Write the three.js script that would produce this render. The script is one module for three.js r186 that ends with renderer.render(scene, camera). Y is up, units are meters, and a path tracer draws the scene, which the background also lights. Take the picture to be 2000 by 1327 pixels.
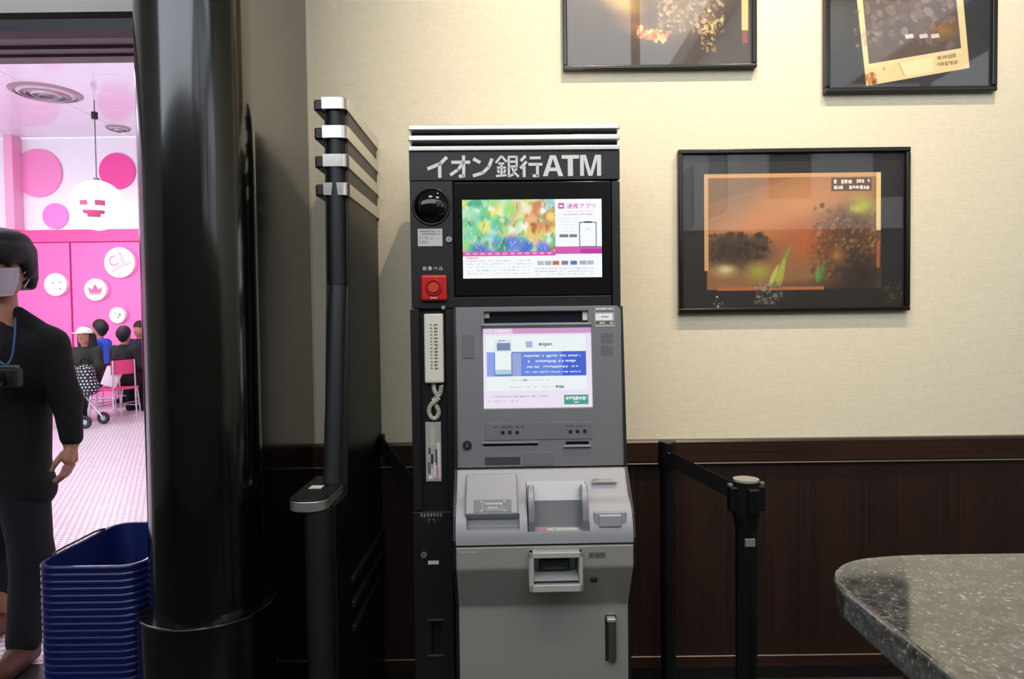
import * as THREE from 'three';
import { RoundedBoxGeometry } from 'three/addons/geometries/RoundedBoxGeometry.js';
import { mergeGeometries, mergeVertices } from 'three/addons/utils/BufferGeometryUtils.js';
import { MarchingCubes } from 'three/addons/objects/MarchingCubes.js';
import { RectAreaLightUniformsLib } from 'three/addons/lights/RectAreaLightUniformsLib.js';
import { FontLoader } from 'three/addons/loaders/FontLoader.js';
import { TextGeometry } from 'three/addons/geometries/TextGeometry.js';
import { Brush, Evaluator, SUBTRACTION } from 'three-bvh-csg';
RectAreaLightUniformsLib.init();

// ------------------------------------------------------------------ camera, sky, exposure
const F = 1333, EYE = 1.37, DIST = 2.56;
const scene = new THREE.Scene();
const camera = new THREE.PerspectiveCamera(2 * Math.atan(663.5 / F) * 180 / Math.PI, 2000 / 1327, 0.05, 200);
camera.position.set(0, EYE, DIST);
camera.rotation.order = 'YXZ';
camera.rotation.set(-Math.atan(39.5 / F), 0, -0.0125);
camera.updateMatrixWorld(true);
scene.background = new THREE.Color().setRGB(4.4, 4.8, 5.2);       // bright overcast daylight outside the shop front
const renderer = new THREE.WebGLRenderer();
renderer.toneMapping = THREE.LinearToneMapping;
renderer.toneMappingExposure = 0.94;
renderer.shadowMap.enabled = true;

// ------------------------------------------------------------------ helpers
let seed = 12345;
const rnd = () => { seed = (seed * 1664525 + 1013904223) >>> 0; return seed / 4294967296; };
const V = (x, y, z) => new THREE.Vector3(x, y, z);
const used = new Map();
const numbered = (n) => { const k = used.get(n) ?? 0; used.set(n, k + 1); return k ? `${n}_${String(k).padStart(3, '0')}` : n; };
function mat(color, roughness = 0.6, metalness = 0, extra = {}) {
  const m = new THREE.MeshPhysicalMaterial({ roughness, metalness, ...extra });
  m.color.set(color); return m;
}
const flat = (gs) => gs.map((g) => { const h = g.index ? g.toNonIndexed() : g; for (const k of Object.keys(h.attributes)) if (!['position', 'normal', 'uv'].includes(k)) h.deleteAttribute(k); if (!h.attributes.uv) h.setAttribute('uv', new THREE.BufferAttribute(new Float32Array(h.attributes.position.count * 2), 2)); return h; });
function part(name, geo, m, parent) {
  const g = Array.isArray(geo) ? (geo.length > 1 ? mergeGeometries(flat(geo)) : geo[0]) : geo;
  const o = new THREE.Mesh(g, m); o.name = name; o.castShadow = o.receiveShadow = true; parent.add(o); return o;
}
function tag(o, label, category, group) { o.userData.label = label; o.userData.category = category; if (group) o.userData.group = group; return o; }
function thing(name, label, category, group) { const o = new THREE.Group(); o.name = numbered(name); scene.add(o); return tag(o, label, category, group); }
function solo(name, geo, m, label, category, group) { const o = part(numbered(name), geo, m, scene); return tag(o, label, category, group); }
function struct(name, geo, m, parent = scene, label) { const o = part(name, geo, m, parent); o.userData.kind = 'structure'; if (label) o.userData.label = label; return o; }
const bx = (w, h, d, x = 0, y = 0, z = 0) => new THREE.BoxGeometry(w, h, d).translate(x, y, z);
const rb = (w, h, d, r, x = 0, y = 0, z = 0, s = 2) => new RoundedBoxGeometry(w, h, d, s, Math.min(r, w / 2.01, h / 2.01, d / 2.01)).translate(x, y, z);
const span = (x0, x1, y0, y1, z0, z1) => bx(x1 - x0, y1 - y0, z1 - z0, (x0 + x1) / 2, (y0 + y1) / 2, (z0 + z1) / 2);
const cyl = (r0, r1, h, x = 0, y = 0, z = 0, s = 32) => new THREE.CylinderGeometry(r0, r1, h, s).translate(x, y, z);
const cylZ = (r, h, x, y, z, s = 24) => new THREE.CylinderGeometry(r, r, h, s).rotateX(Math.PI / 2).translate(x, y, z);
const tube = (pts, r, n = 40, s = 8, closed = false) => new THREE.TubeGeometry(new THREE.CatmullRomCurve3(pts, closed), n, r, s, closed);
function rod(a, b, r, s = 10) {
  const d = b.clone().sub(a), g = new THREE.CylinderGeometry(r, r, d.length(), s);
  g.applyQuaternion(new THREE.Quaternion().setFromUnitVectors(V(0, 1, 0), d.clone().normalize()));
  return g.translate((a.x + b.x) / 2, (a.y + b.y) / 2, (a.z + b.z) / 2);
}
function boxUV(g, s = 1) {   // uv in metres (times s), by the way each face points
  const h = g.index ? g.toNonIndexed() : g; h.computeVertexNormals();
  const p = h.attributes.position, n = h.attributes.normal, uv = new Float32Array(p.count * 2);
  for (let i = 0; i < p.count; i++) {
    const ax = Math.abs(n.getX(i)), ay = Math.abs(n.getY(i)), az = Math.abs(n.getZ(i));
    const [u, v] = ax > ay && ax > az ? [p.getZ(i), p.getY(i)] : ay > az ? [p.getX(i), p.getZ(i)] : [p.getX(i), p.getY(i)];
    uv[2 * i] = u * s; uv[2 * i + 1] = v * s;
  }
  h.setAttribute('uv', new THREE.BufferAttribute(uv, 2)); return h;
}
// where the line of sight through a pixel of the 2000 x 1327 photograph meets the local plane z = dz of an object
function hit(o, px, py, dz = 0) {
  const d = V((px - 1000) / F, -(py - 663.5) / F, -1).applyQuaternion(camera.quaternion), a = camera.position.clone();
  if (o) { o.updateWorldMatrix(true, false); const inv = o.matrixWorld.clone().invert(); const b = a.clone().add(d).applyMatrix4(inv); a.applyMatrix4(inv); d.copy(b.sub(a)); }
  return a.addScaledVector(d, (dz - a.z) / d.z);
}
function onFloor(px, py, y = 0) { const d = V((px - 1000) / F, -(py - 663.5) / F, -1).applyQuaternion(camera.quaternion), a = camera.position.clone(); return a.addScaledVector(d, (y - a.y) / d.y); }
function rect(o, x0, y0, x1, y1, dz) {
  const xm = (x0 + x1) / 2, ym = (y0 + y1) / 2, l = hit(o, x0, ym, dz).x, r = hit(o, x1, ym, dz).x, t = hit(o, xm, y0, dz).y, b = hit(o, xm, y1, dz).y;
  return { l, r, t, b, w: r - l, h: t - b, x: (l + r) / 2, y: (t + b) / 2 };
}
function plate(o, x0, y0, x1, y1, zb, zf, r = 0.002) { const q = rect(o, x0, y0, x1, y1, zf); return rb(q.w, q.h, zf - zb, r, q.x, q.y, (zf + zb) / 2); }
function canvas(w, h, draw) { const c = document.createElement('canvas'); c.width = w; c.height = h; draw(c.getContext('2d'), w, h); const t = new THREE.CanvasTexture(c); t.colorSpace = THREE.SRGBColorSpace; t.anisotropy = 8; return t; }
function noiseTex(n, fn, srgb) {   // fn(x, y) -> [r, g, b] 0..255
  const d = new Uint8Array(n * n * 4);
  for (let y = 0; y < n; y++) for (let x = 0; x < n; x++) { const c = fn(x, y), i = 4 * (y * n + x); d[i] = c[0]; d[i + 1] = c[1]; d[i + 2] = c[2]; d[i + 3] = 255; }
  const t = new THREE.DataTexture(d, n, n); t.wrapS = t.wrapT = THREE.RepeatWrapping; t.magFilter = THREE.LinearFilter; t.minFilter = THREE.LinearMipmapLinearFilter; t.generateMipmaps = true;
  if (srgb) t.colorSpace = THREE.SRGBColorSpace; t.needsUpdate = true; return t;
}
function grid(n) { const a = new Float32Array(n * n); for (let i = 0; i < a.length; i++) a[i] = rnd(); return a; }
function tileNoise(n, cells, g = grid(cells)) { return (x, y) => { const fx = x / n * cells, fy = y / n * cells, ix = Math.floor(fx), iy = Math.floor(fy); let u = fx - ix, v = fy - iy; u = u * u * (3 - 2 * u); v = v * v * (3 - 2 * v); const at = (i, j) => g[((j + cells) % cells) * cells + (i + cells) % cells]; return (at(ix, iy) * (1 - u) + at(ix + 1, iy) * u) * (1 - v) + (at(ix, iy + 1) * (1 - u) + at(ix + 1, iy + 1) * u) * v; }; }
// characters as strokes on a 100 x 100 square, y down
const GLYPH = {
  'イ': [[[86, 8], [60, 34], [8, 56]], [[57, 36], [57, 98]]],
  'オ': [[[8, 29], [94, 29]], [[64, 3], [64, 91], [46, 92]], [[62, 32], [38, 62], [6, 84]]],
  'ン': [[[8, 14], [40, 32]], [[10, 90], [50, 78], [78, 52], [92, 18]]],
  '銀': [[[27, 3], [3, 34]], [[27, 3], [50, 30]], [[14, 37], [40, 37]], [[8, 55], [46, 55]], [[27, 37], [27, 90]], [[11, 64], [17, 80]], [[43, 64], [37, 80]], [[3, 93], [48, 89]], [[58, 7], [92, 7], [92, 50], [58, 50]], [[58, 29], [90, 29]], [[58, 7], [58, 95], [75, 87]], [[71, 52], [80, 76], [98, 95]], [[93, 60], [79, 71]]],
  '行': [[[26, 3], [5, 27]], [[30, 29], [3, 60]], [[19, 48], [19, 99]], [[44, 13], [92, 13]], [[38, 42], [99, 42]], [[77, 42], [77, 94], [60, 93]]],
  '非': [[[38, 5], [32, 95]], [[63, 5], [63, 95]], [[8, 25], [36, 25]], [[8, 48], [36, 48]], [[4, 72], [35, 68]], [[63, 25], [92, 25]], [[63, 48], [92, 48]], [[63, 70], [96, 70]]],
  '常': [[[50, 2], [50, 20]], [[25, 6], [32, 18]], [[75, 6], [68, 18]], [[10, 40], [10, 25], [90, 25], [90, 40]], [[32, 38], [68, 38], [68, 55], [32, 55], [32, 38]], [[18, 95], [18, 65], [82, 65], [82, 92]], [[50, 58], [50, 100]]],
  'ベ': [[[4, 65], [34, 32], [96, 78]], [[66, 20], [74, 36]], [[80, 12], [88, 28]]],
  'ル': [[[30, 15], [30, 55], [8, 90]], [[60, 10], [60, 88], [96, 58]]],
  '通': [[[40, 8], [88, 8], [66, 24]], [[42, 28], [42, 80]], [[42, 28], [88, 28], [88, 80]], [[42, 44], [88, 44]], [[42, 60], [88, 60]], [[65, 28], [65, 80]], [[10, 12], [22, 24]], [[6, 42], [24, 42], [24, 76], [6, 92]], [[20, 78], [40, 90], [96, 92]]],
  '帳': [[[8, 28], [8, 76]], [[8, 28], [42, 28], [42, 72]], [[25, 4], [25, 98]], [[56, 8], [92, 8]], [[56, 8], [56, 52]], [[56, 24], [88, 24]], [[56, 38], [88, 38]], [[48, 54], [98, 54]], [[60, 54], [60, 94], [76, 84]], [[72, 56], [96, 94]], [[92, 62], [78, 74]]],
  'ア': [[[8, 18], [90, 18], [62, 48]], [[52, 34], [46, 66], [22, 94]]],
  'プ': [[[8, 22], [82, 22], [72, 60], [32, 94]], [[92, 4], [98, 10], [92, 16], [86, 10], [92, 4]]],
  'リ': [[[24, 10], [24, 62]], [[74, 6], [74, 52], [44, 94]]],
};
function glyphGeo(ch, x, y, w, h, thick, depth) {   // x, y: lower left corner
  const out = [];
  for (const line of GLYPH[ch]) {
    const p = line.map(([a, b]) => [x + a / 100 * w, y + (1 - b / 100) * h]);
    for (let i = 0; i + 1 < p.length; i++) {
      const dx = p[i + 1][0] - p[i][0], dy = p[i + 1][1] - p[i][1], L = Math.hypot(dx, dy);
      out.push(new THREE.BoxGeometry(L + (i + 2 < p.length || i ? thick * 0.6 : 0), thick, depth).rotateZ(Math.atan2(dy, dx)).translate((p[i][0] + p[i + 1][0]) / 2, (p[i][1] + p[i + 1][1]) / 2, 0));
    }
  }
  return out;
}
function drawGlyphs(g, text, x, y, s, gap, color, lw) {
  g.strokeStyle = color; g.lineWidth = lw; g.lineCap = 'butt'; g.lineJoin = 'miter';
  [...text].forEach((c, i) => { for (const line of GLYPH[c]) { g.beginPath(); line.forEach(([a, b], k) => g[k ? 'lineTo' : 'moveTo'](x + i * gap + a / 100 * s, y + b / 100 * s)); g.stroke(); } });
}
function marks(g, x, y, w, h, color, dens = 0.75) {   // a line of print too small to read
  g.fillStyle = color; let u = x;
  while (u < x + w) { const k = h * (0.35 + rnd() * 0.7); if (rnd() < dens) g.fillRect(u, y + h * 0.15 * rnd(), Math.min(k, x + w - u) * 0.8, h * (0.55 + 0.45 * rnd())); u += k; }
}
// signed-distance bodies: a list of tapered capsules [a, ra, b, rb, k?], smoothly joined and meshed
function sdfMesh(bones, cell, blend = 0.03, squash) {
  const lo = V(1e9, 1e9, 1e9), hi = V(-1e9, -1e9, -1e9);
  for (const [a, ra, b, rb2] of bones) for (const [p, r] of [[a, ra], [b, rb2]]) { lo.min(V(p.x - r, p.y - r, p.z - r)); hi.max(V(p.x + r, p.y + r, p.z + r)); }
  lo.subScalar(0.03 + blend); hi.addScalar(0.03 + blend);
  const size = hi.clone().sub(lo), res = Math.min(110, Math.max(20, Math.ceil(Math.max(size.x, size.y, size.z) / cell)));
  const mc = new MarchingCubes(res, new THREE.MeshBasicMaterial(), false, false, 90000); mc.isolation = 0;
  const half = res / 2, B = bones.map(([a, ra, b, rb2]) => [a.x, a.y, a.z, b.x - a.x, b.y - a.y, b.z - a.z, ra, rb2, Math.max(1e-9, a.distanceToSquared(b))]);
  for (let k = 0; k < res; k++) for (let j = 0; j < res; j++) for (let i = 0; i < res; i++) {
    const x = lo.x + i / (res - 1) * size.x, y = lo.y + j / (res - 1) * size.y, z = lo.z + k / (res - 1) * size.z;
    let d = 1e3;
    for (const q of B) {
      const px = x - q[0], py = y - q[1], pz = z - q[2]; let t = (px * q[3] + py * q[4] + pz * q[5]) / q[8]; t = t < 0 ? 0 : t > 1 ? 1 : t;
      const e = Math.hypot(px - t * q[3], py - t * q[4], pz - t * q[5]) - (q[6] + t * (q[7] - q[6]));
      if (e > d + blend) continue; if (d > e + blend) { d = e; continue; }
      const hh = 0.5 + 0.5 * (d - e) / blend; d = d * (1 - hh) + e * hh - blend * hh * (1 - hh);
    }
    mc.field[i + j * res + k * res * res] = -d;
  }
  mc.update();
  const n = mc.count, pos = new Float32Array(n * 3);
  for (let i = 0; i < n; i++) for (let c = 0; c < 3; c++) { const g = mc.positionArray[3 * i + c] * half + half; pos[3 * i + c] = lo.getComponent(c) + g / (res - 1) * size.getComponent(c); }
  let geo = new THREE.BufferGeometry(); geo.setAttribute('position', new THREE.BufferAttribute(pos, 3));
  geo = mergeVertices(geo, 1e-5); geo.computeVertexNormals();
  return geo;
}

// ------------------------------------------------------------------ the shop: walls, floor, ceiling
const WALL_TOP = 4.8, RETURN_X = hit(null, 606, 430, 0).x, FRONT = 4.3, RIGHT = 4.9, LEFT = -4.6;
const n64 = tileNoise(512, 64), n16 = tileNoise(512, 16), n128 = tileNoise(512, 128);
const paperBump = noiseTex(512, (x, y) => { const rib = Math.sin(y / 512 * Math.PI * 2 * 64) * 0.5 + 0.5; const v = 90 + 90 * rib * (0.6 + 0.4 * n64(x / 4, y * 2)) + 50 * n128(x / 2, y); return [v, v, v]; });
const paperMap = noiseTex(512, (x, y) => { const t = 0.97 + 0.03 * n64(x / 2, y) + 0.012 * (rnd() - 0.5); return [232 * t, 221 * t, 196 * t]; }, true);
paperBump.repeat.set(2.2, 2.2); paperMap.repeat.set(2.2, 2.2);
const wallpaper = mat('#ffffff', 0.85, 0, { map: paperMap, bumpMap: paperBump, bumpScale: 0.0007 });
const wallBack = struct('wall_back', boxUV(span(RETURN_X - 0.14, RIGHT, 0, WALL_TOP, -0.16, 0)), wallpaper, scene, 'cream ribbed wallpaper wall behind the cash machine');
const woodTex = (base, vertical) => { const a = tileNoise(512, 128), b = tileNoise(512, 8); return noiseTex(512, (x, y) => { const u = vertical ? x : y, v = vertical ? y : x; const t = 0.72 + 0.4 * a(u, v / 40) + 0.25 * (b(u, v / 4) - 0.5); return base.map((c) => Math.min(255, c * t)); }, true); };
const walnutV = mat('#ffffff', 0.42, 0, { map: woodTex([44, 27, 21], true) }); walnutV.map.repeat.set(2, 1);
const walnutH = mat('#ffffff', 0.34, 0, { map: woodTex([50, 30, 22], false) }); walnutH.map.repeat.set(1, 2);
const yRailTop = hit(null, 1600, 857, 0.03).y, yRailLow = hit(null, 1600, 902, 0.03).y, ySkTop = hit(null, 1600, 1280, 0.022).y, ySkLow = hit(null, 1600, 1303, 0.022).y;
{ // wainscot boards, rail, skirting
  const w = 0.605; let i = 0;
  for (let x = RETURN_X; x < RIGHT; x += w, i++) {
    const x1 = Math.min(RIGHT, x + w); if (x1 - x < 0.05) continue;
    struct('wainscot_panel', boxUV(span(x + 0.0006, x1 - 0.0006, 0.02, yRailLow + 0.02, 0, 0.012)).translate(0, 0, 0), walnutV, wallBack);
  }
  const rail = new THREE.Shape([[0, yRailLow + 0.004], [0.026, yRailLow], [0.032, yRailLow + 0.006], [0.032, yRailTop - 0.008], [0.026, yRailTop], [0, yRailTop]].map(([a, b]) => new THREE.Vector2(a, b)));
  struct('trim_1', boxUV(new THREE.ExtrudeGeometry(rail, { depth: RIGHT - RETURN_X, bevelEnabled: false }).rotateY(Math.PI / 2).scale(1, 1, -1).translate(RETURN_X, 0, 0)), walnutH, scene, 'dark wooden chair rail along the cream wall').geometry;
  struct('trim_2', boxUV(rb(RIGHT - RETURN_X, ySkTop - ySkLow, 0.022, 0.004, (RIGHT + RETURN_X) / 2, (ySkTop + ySkLow) / 2, 0.011)), walnutH, scene, 'narrow dark wooden moulding above the black skirting');
  struct('trim_4', rb(RIGHT - RETURN_X, 0.005, 0.006, 0.002, (RIGHT + RETURN_X) / 2, yRailLow - 0.001, 0.031), mat('#8f857a', 0.35, 0.5), scene, 'thin metal bead added as the highlight line under the chair rail');  // pale bead put in for the highlight along the rail's lower edge
  struct('trim_5', rb(RIGHT - RETURN_X, 0.005, 0.006, 0.002, (RIGHT + RETURN_X) / 2, ySkTop, 0.021), mat('#9a8a7a', 0.35, 0.5), scene, 'thin metal bead added as the highlight line above the skirting');  // same again for the bright highlight on the skirting top
  struct('baseboard_back', rb(RIGHT - RETURN_X, ySkLow, 0.018, 0.003, (RIGHT + RETURN_X) / 2, ySkLow / 2, 0.009), mat('#0b0b0c', 0.5), scene, 'black skirting board under the wainscot');
}
const gloss = mat('#0b0b0c', 0.2, 0, { clearcoat: 1, clearcoatRoughness: 0.12 }), lacquer = mat('#09090a', 0.16, 0, { clearcoat: 0.5, clearcoatRoughness: 0.1 });
struct('wall_left', span(RETURN_X - 0.14, RETURN_X, 0, WALL_TOP, 0, 0.62), gloss, scene, 'glossy black wall return between column and cream wall');
struct('trim_3', span(RETURN_X - 0.001, RETURN_X + 0.005, yRailTop, WALL_TOP, 0, 0.006), mat('#d8d2c2', 0.5), scene, 'thin pale corner bead where black wall meets cream wall');
const COL = { x: -0.868, z: 0.645, r: 0.15 };
const column = struct('column', cyl(COL.r, COL.r, WALL_TOP, COL.x, WALL_TOP / 2, COL.z, 96), lacquer, scene, 'round glossy black column beside the doorway');
const yCollar = hit(null, 396, 1230, COL.z + 0.18).y;
struct('base_collar', new THREE.LatheGeometry([[0.0, 0], [0.182, 0], [0.182, yCollar - 0.006], [0.176, yCollar], [0.0, yCollar]].map(([a, b]) => new THREE.Vector2(a, b)), 96).translate(COL.x, 0, COL.z), lacquer, column);
// doorway on the left
const HEAD_Y = 2.25, ZB = 0.22, ZF = 0.49, greyWall = mat('#b9b8b2', 0.8), darkMetal = mat('#25272a', 0.45, 0.4);
struct('wall_over_doorway', span(LEFT - 0.3, COL.x, HEAD_Y + 0.06, WALL_TOP, ZB - 0.02, ZF - 0.01), greyWall, scene, 'plain grey wall above the doorway');
struct('wall_doorway_side', span(LEFT - 0.3, -2.9, 0, HEAD_Y + 0.06, ZB - 0.02, ZF - 0.01), greyWall, scene);
const door1 = struct('door_1', span(-2.9, COL.x, HEAD_Y, hit(null, 130, 38, ZF).y, ZF - 0.05, ZF + 0.004), darkMetal, scene, 'dark steel shutter housing over the doorway');
{
  const soff = mat('#a08f94', 0.55, 0.15);
  for (const [z0, z1, dy] of [[0.425, 0.438, 0.0], [0.33, 0.42, 0.022], [0.285, 0.325, 0.012], [0.225, 0.28, 0.004]]) struct('shutter_rail', span(-2.9, COL.x, HEAD_Y + dy, HEAD_Y + 0.06, z0, z1), soff, door1);
}
const shopFloor = noiseTex(512, (x, y) => { const t = 30 + 26 * n16(x, y) + 10 * rnd(); return [t, t * 0.95, t * 0.9]; }, true);
struct('floor', boxUV(span(LEFT - 0.3, RIGHT + 0.3, -0.1, 0, -0.16, FRONT)), mat('#ffffff', 0.35, 0, { map: shopFloor }), scene, 'dark shop floor');
const ceilMat = mat('#d9d6cf', 0.9);
struct('ceiling', span(LEFT - 0.3, RIGHT + 0.3, WALL_TOP, WALL_TOP + 0.1, -0.16, FRONT + 0.2), ceilMat, scene);
struct('wall_right', span(RIGHT, RIGHT + 0.15, 0, WALL_TOP, -0.16, FRONT), mat('#d8d0ba', 0.85), scene);
struct('wall_shop_left', span(LEFT - 0.15, LEFT, 0, WALL_TOP, ZF, FRONT), greyWall, scene);
{ // open shop front behind the camera: sill, lintel and mullions, with the street and the building across it
  const m = mat('#1b1c1e', 0.5, 0.3);
  struct('window_1', [span(LEFT, RIGHT, 4.65, WALL_TOP, FRONT - 0.06, FRONT), span(LEFT, 1.25, 2.96, 3.02, FRONT - 0.1, FRONT), span(1.25, RIGHT, 2.16, 2.22, FRONT - 0.1, FRONT), span(LEFT, LEFT + 0.08, 2.96, WALL_TOP, FRONT - 0.06, FRONT), span(RIGHT - 0.08, RIGHT, 2.16, WALL_TOP, FRONT - 0.06, FRONT), span(1.21, 1.29, 2.16, WALL_TOP, FRONT - 0.06, FRONT)], m, scene, 'high shop front window frame open to the street');
  struct('wall_front', [span(LEFT, 1.25, 0, 2.96, FRONT - 0.15, FRONT), span(1.25, RIGHT, 0, 2.16, FRONT - 0.15, FRONT)], mat('#8a857c', 0.8), scene, 'shop front wall below the high window');
  struct('ground_street', span(-30, 40, -0.12, -0.02, FRONT, 60), mat('#8d8b88', 0.9), scene);
  const b = thing('building', 'grey building with dark windows across the street', 'building');
  const concrete = mat('#cfcdca', 0.85), dark = mat('#16171a', 0.25), X0 = 3.9, Z0 = 9;
  part('wall', [span(X0, 16, 2.8, 6.6, Z0, Z0 + 9)], concrete, b);
  part('ground_floor', [span(X0 + 0.2, 16, 0, 2.8, Z0 + 0.2, Z0 + 9)], dark, b);
  part('roof_edge', [span(X0 - 0.35, 16, 6.6, 6.95, Z0 - 0.35, Z0 + 9)], dark, b);
  for (let i = 0; i < 6; i++) part('window', span(X0 + 0.45 + i * 1.75, X0 + 1.15 + i * 1.75, 3.35, 4.7, Z0 - 0.02, Z0 + 0.1), dark, b);
  for (let i = 0; i < 3; i++) part('window', span(X0 - 0.02, X0 + 0.1, 3.3, 4.6, Z0 + 0.8 + i * 2.3, Z0 + 1.9 + i * 2.3), dark, b);
}
{ // perforated canopy along the neighbouring front, mirrored in the picture glass
  const c = thing('canopy', 'pale perforated metal canopy edge outside the shop front', 'canopy'), pm = mat('#d4d6d8', 0.5), dm = mat('#3a3c40', 0.5);
  part('fascia', span(4.95, 5.0, 4.75, 5.25, 4.9, 8.9), pm, c); part('roof_sheet', span(5.0, 7.0, 5.2, 5.25, 4.9, 8.9), dm, c);
  for (const z of [5.2, 8.6]) part('post', span(6.7, 6.82, 0, 5.2, z, z + 0.12), dm, c);
}
// track with spotlights that wash the cream wall (above the picture)
{
  const t = thing('light_track', 'black ceiling track carrying wall-washing spotlights', 'track light');
  const black = mat('#111112', 0.5), Y = 4.0, Z = 1.05;
  part('rail', span(-0.3, 2.6, Y, Y + 0.03, Z - 0.018, Z + 0.018), black, t);
  for (const x of [0, 1.15, 2.4]) part('hanger', rod(V(x, Y + 0.03, Z), V(x, WALL_TOP, Z), 0.006), black, t);
  for (const [x, tx, ty, I] of [[0.52, 0.45, 2.35, 15], [1.42, 1.3, 2.3, 13.5]]) {
    const s = thing('spotlight', x < 1 ? 'black track spotlight aimed at the wall above the cash machine' : 'black track spotlight aimed at the wall between the framed pictures', 'spotlight', 'track spotlights');
    const at = V(x, Y - 0.1, Z), to = V(tx, ty, 0), d = to.clone().sub(at).normalize();
    part('housing', rod(at.clone().addScaledVector(d, -0.12), at, 0.035, 20), black, s);
    part('stem', rod(V(x, Y, Z), at.clone().addScaledVector(d, -0.06), 0.008), black, s);
    part('lens', rod(at.clone(), at.clone().addScaledVector(d, 0.004), 0.03, 20), mat('#fff0d0', 0.4, 0, { emissive: new THREE.Color(1, 0.85, 0.62), emissiveIntensity: 4 }), s);
    const L = new THREE.SpotLight(new THREE.Color(1, 0.83, 0.6), I, 0, 0.62, 1, 2);
    L.position.copy(at).addScaledVector(d, 0.02); L.target.position.copy(to); L.castShadow = true; L.shadow.radius = 1; s.add(L); scene.add(L.target); L.target.name = 'spot_target';
  }
}

for (const [x, z] of [[-0.6, 3.0], [1.3, 3.0]]) {   // unseen ceiling lamps, added for fill light in the shop
  const l = thing('added_panel_lamp', 'unseen square lit panel added in the shop ceiling for fill light', 'ceiling lamp', 'added fill light panels in the shop ceiling');
  part('housing', rb(0.95, 0.05, 0.95, 0.01, x, WALL_TOP - 0.026, z), mat('#d8d6d0', 0.5), l);
  part('diffuser', span(x - 0.44, x + 0.44, WALL_TOP - 0.06, WALL_TOP - 0.053, z - 0.44, z + 0.44), mat('#ffffff', 0.5, 0, { emissive: new THREE.Color(1, 0.96, 0.9), emissiveIntensity: 3 }), l);
  const r = new THREE.RectAreaLight(new THREE.Color(1, 0.95, 0.88), 9, 0.88, 0.88); r.position.set(x, WALL_TOP - 0.066, z); r.rotation.x = -Math.PI / 2; l.add(r);
}

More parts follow.
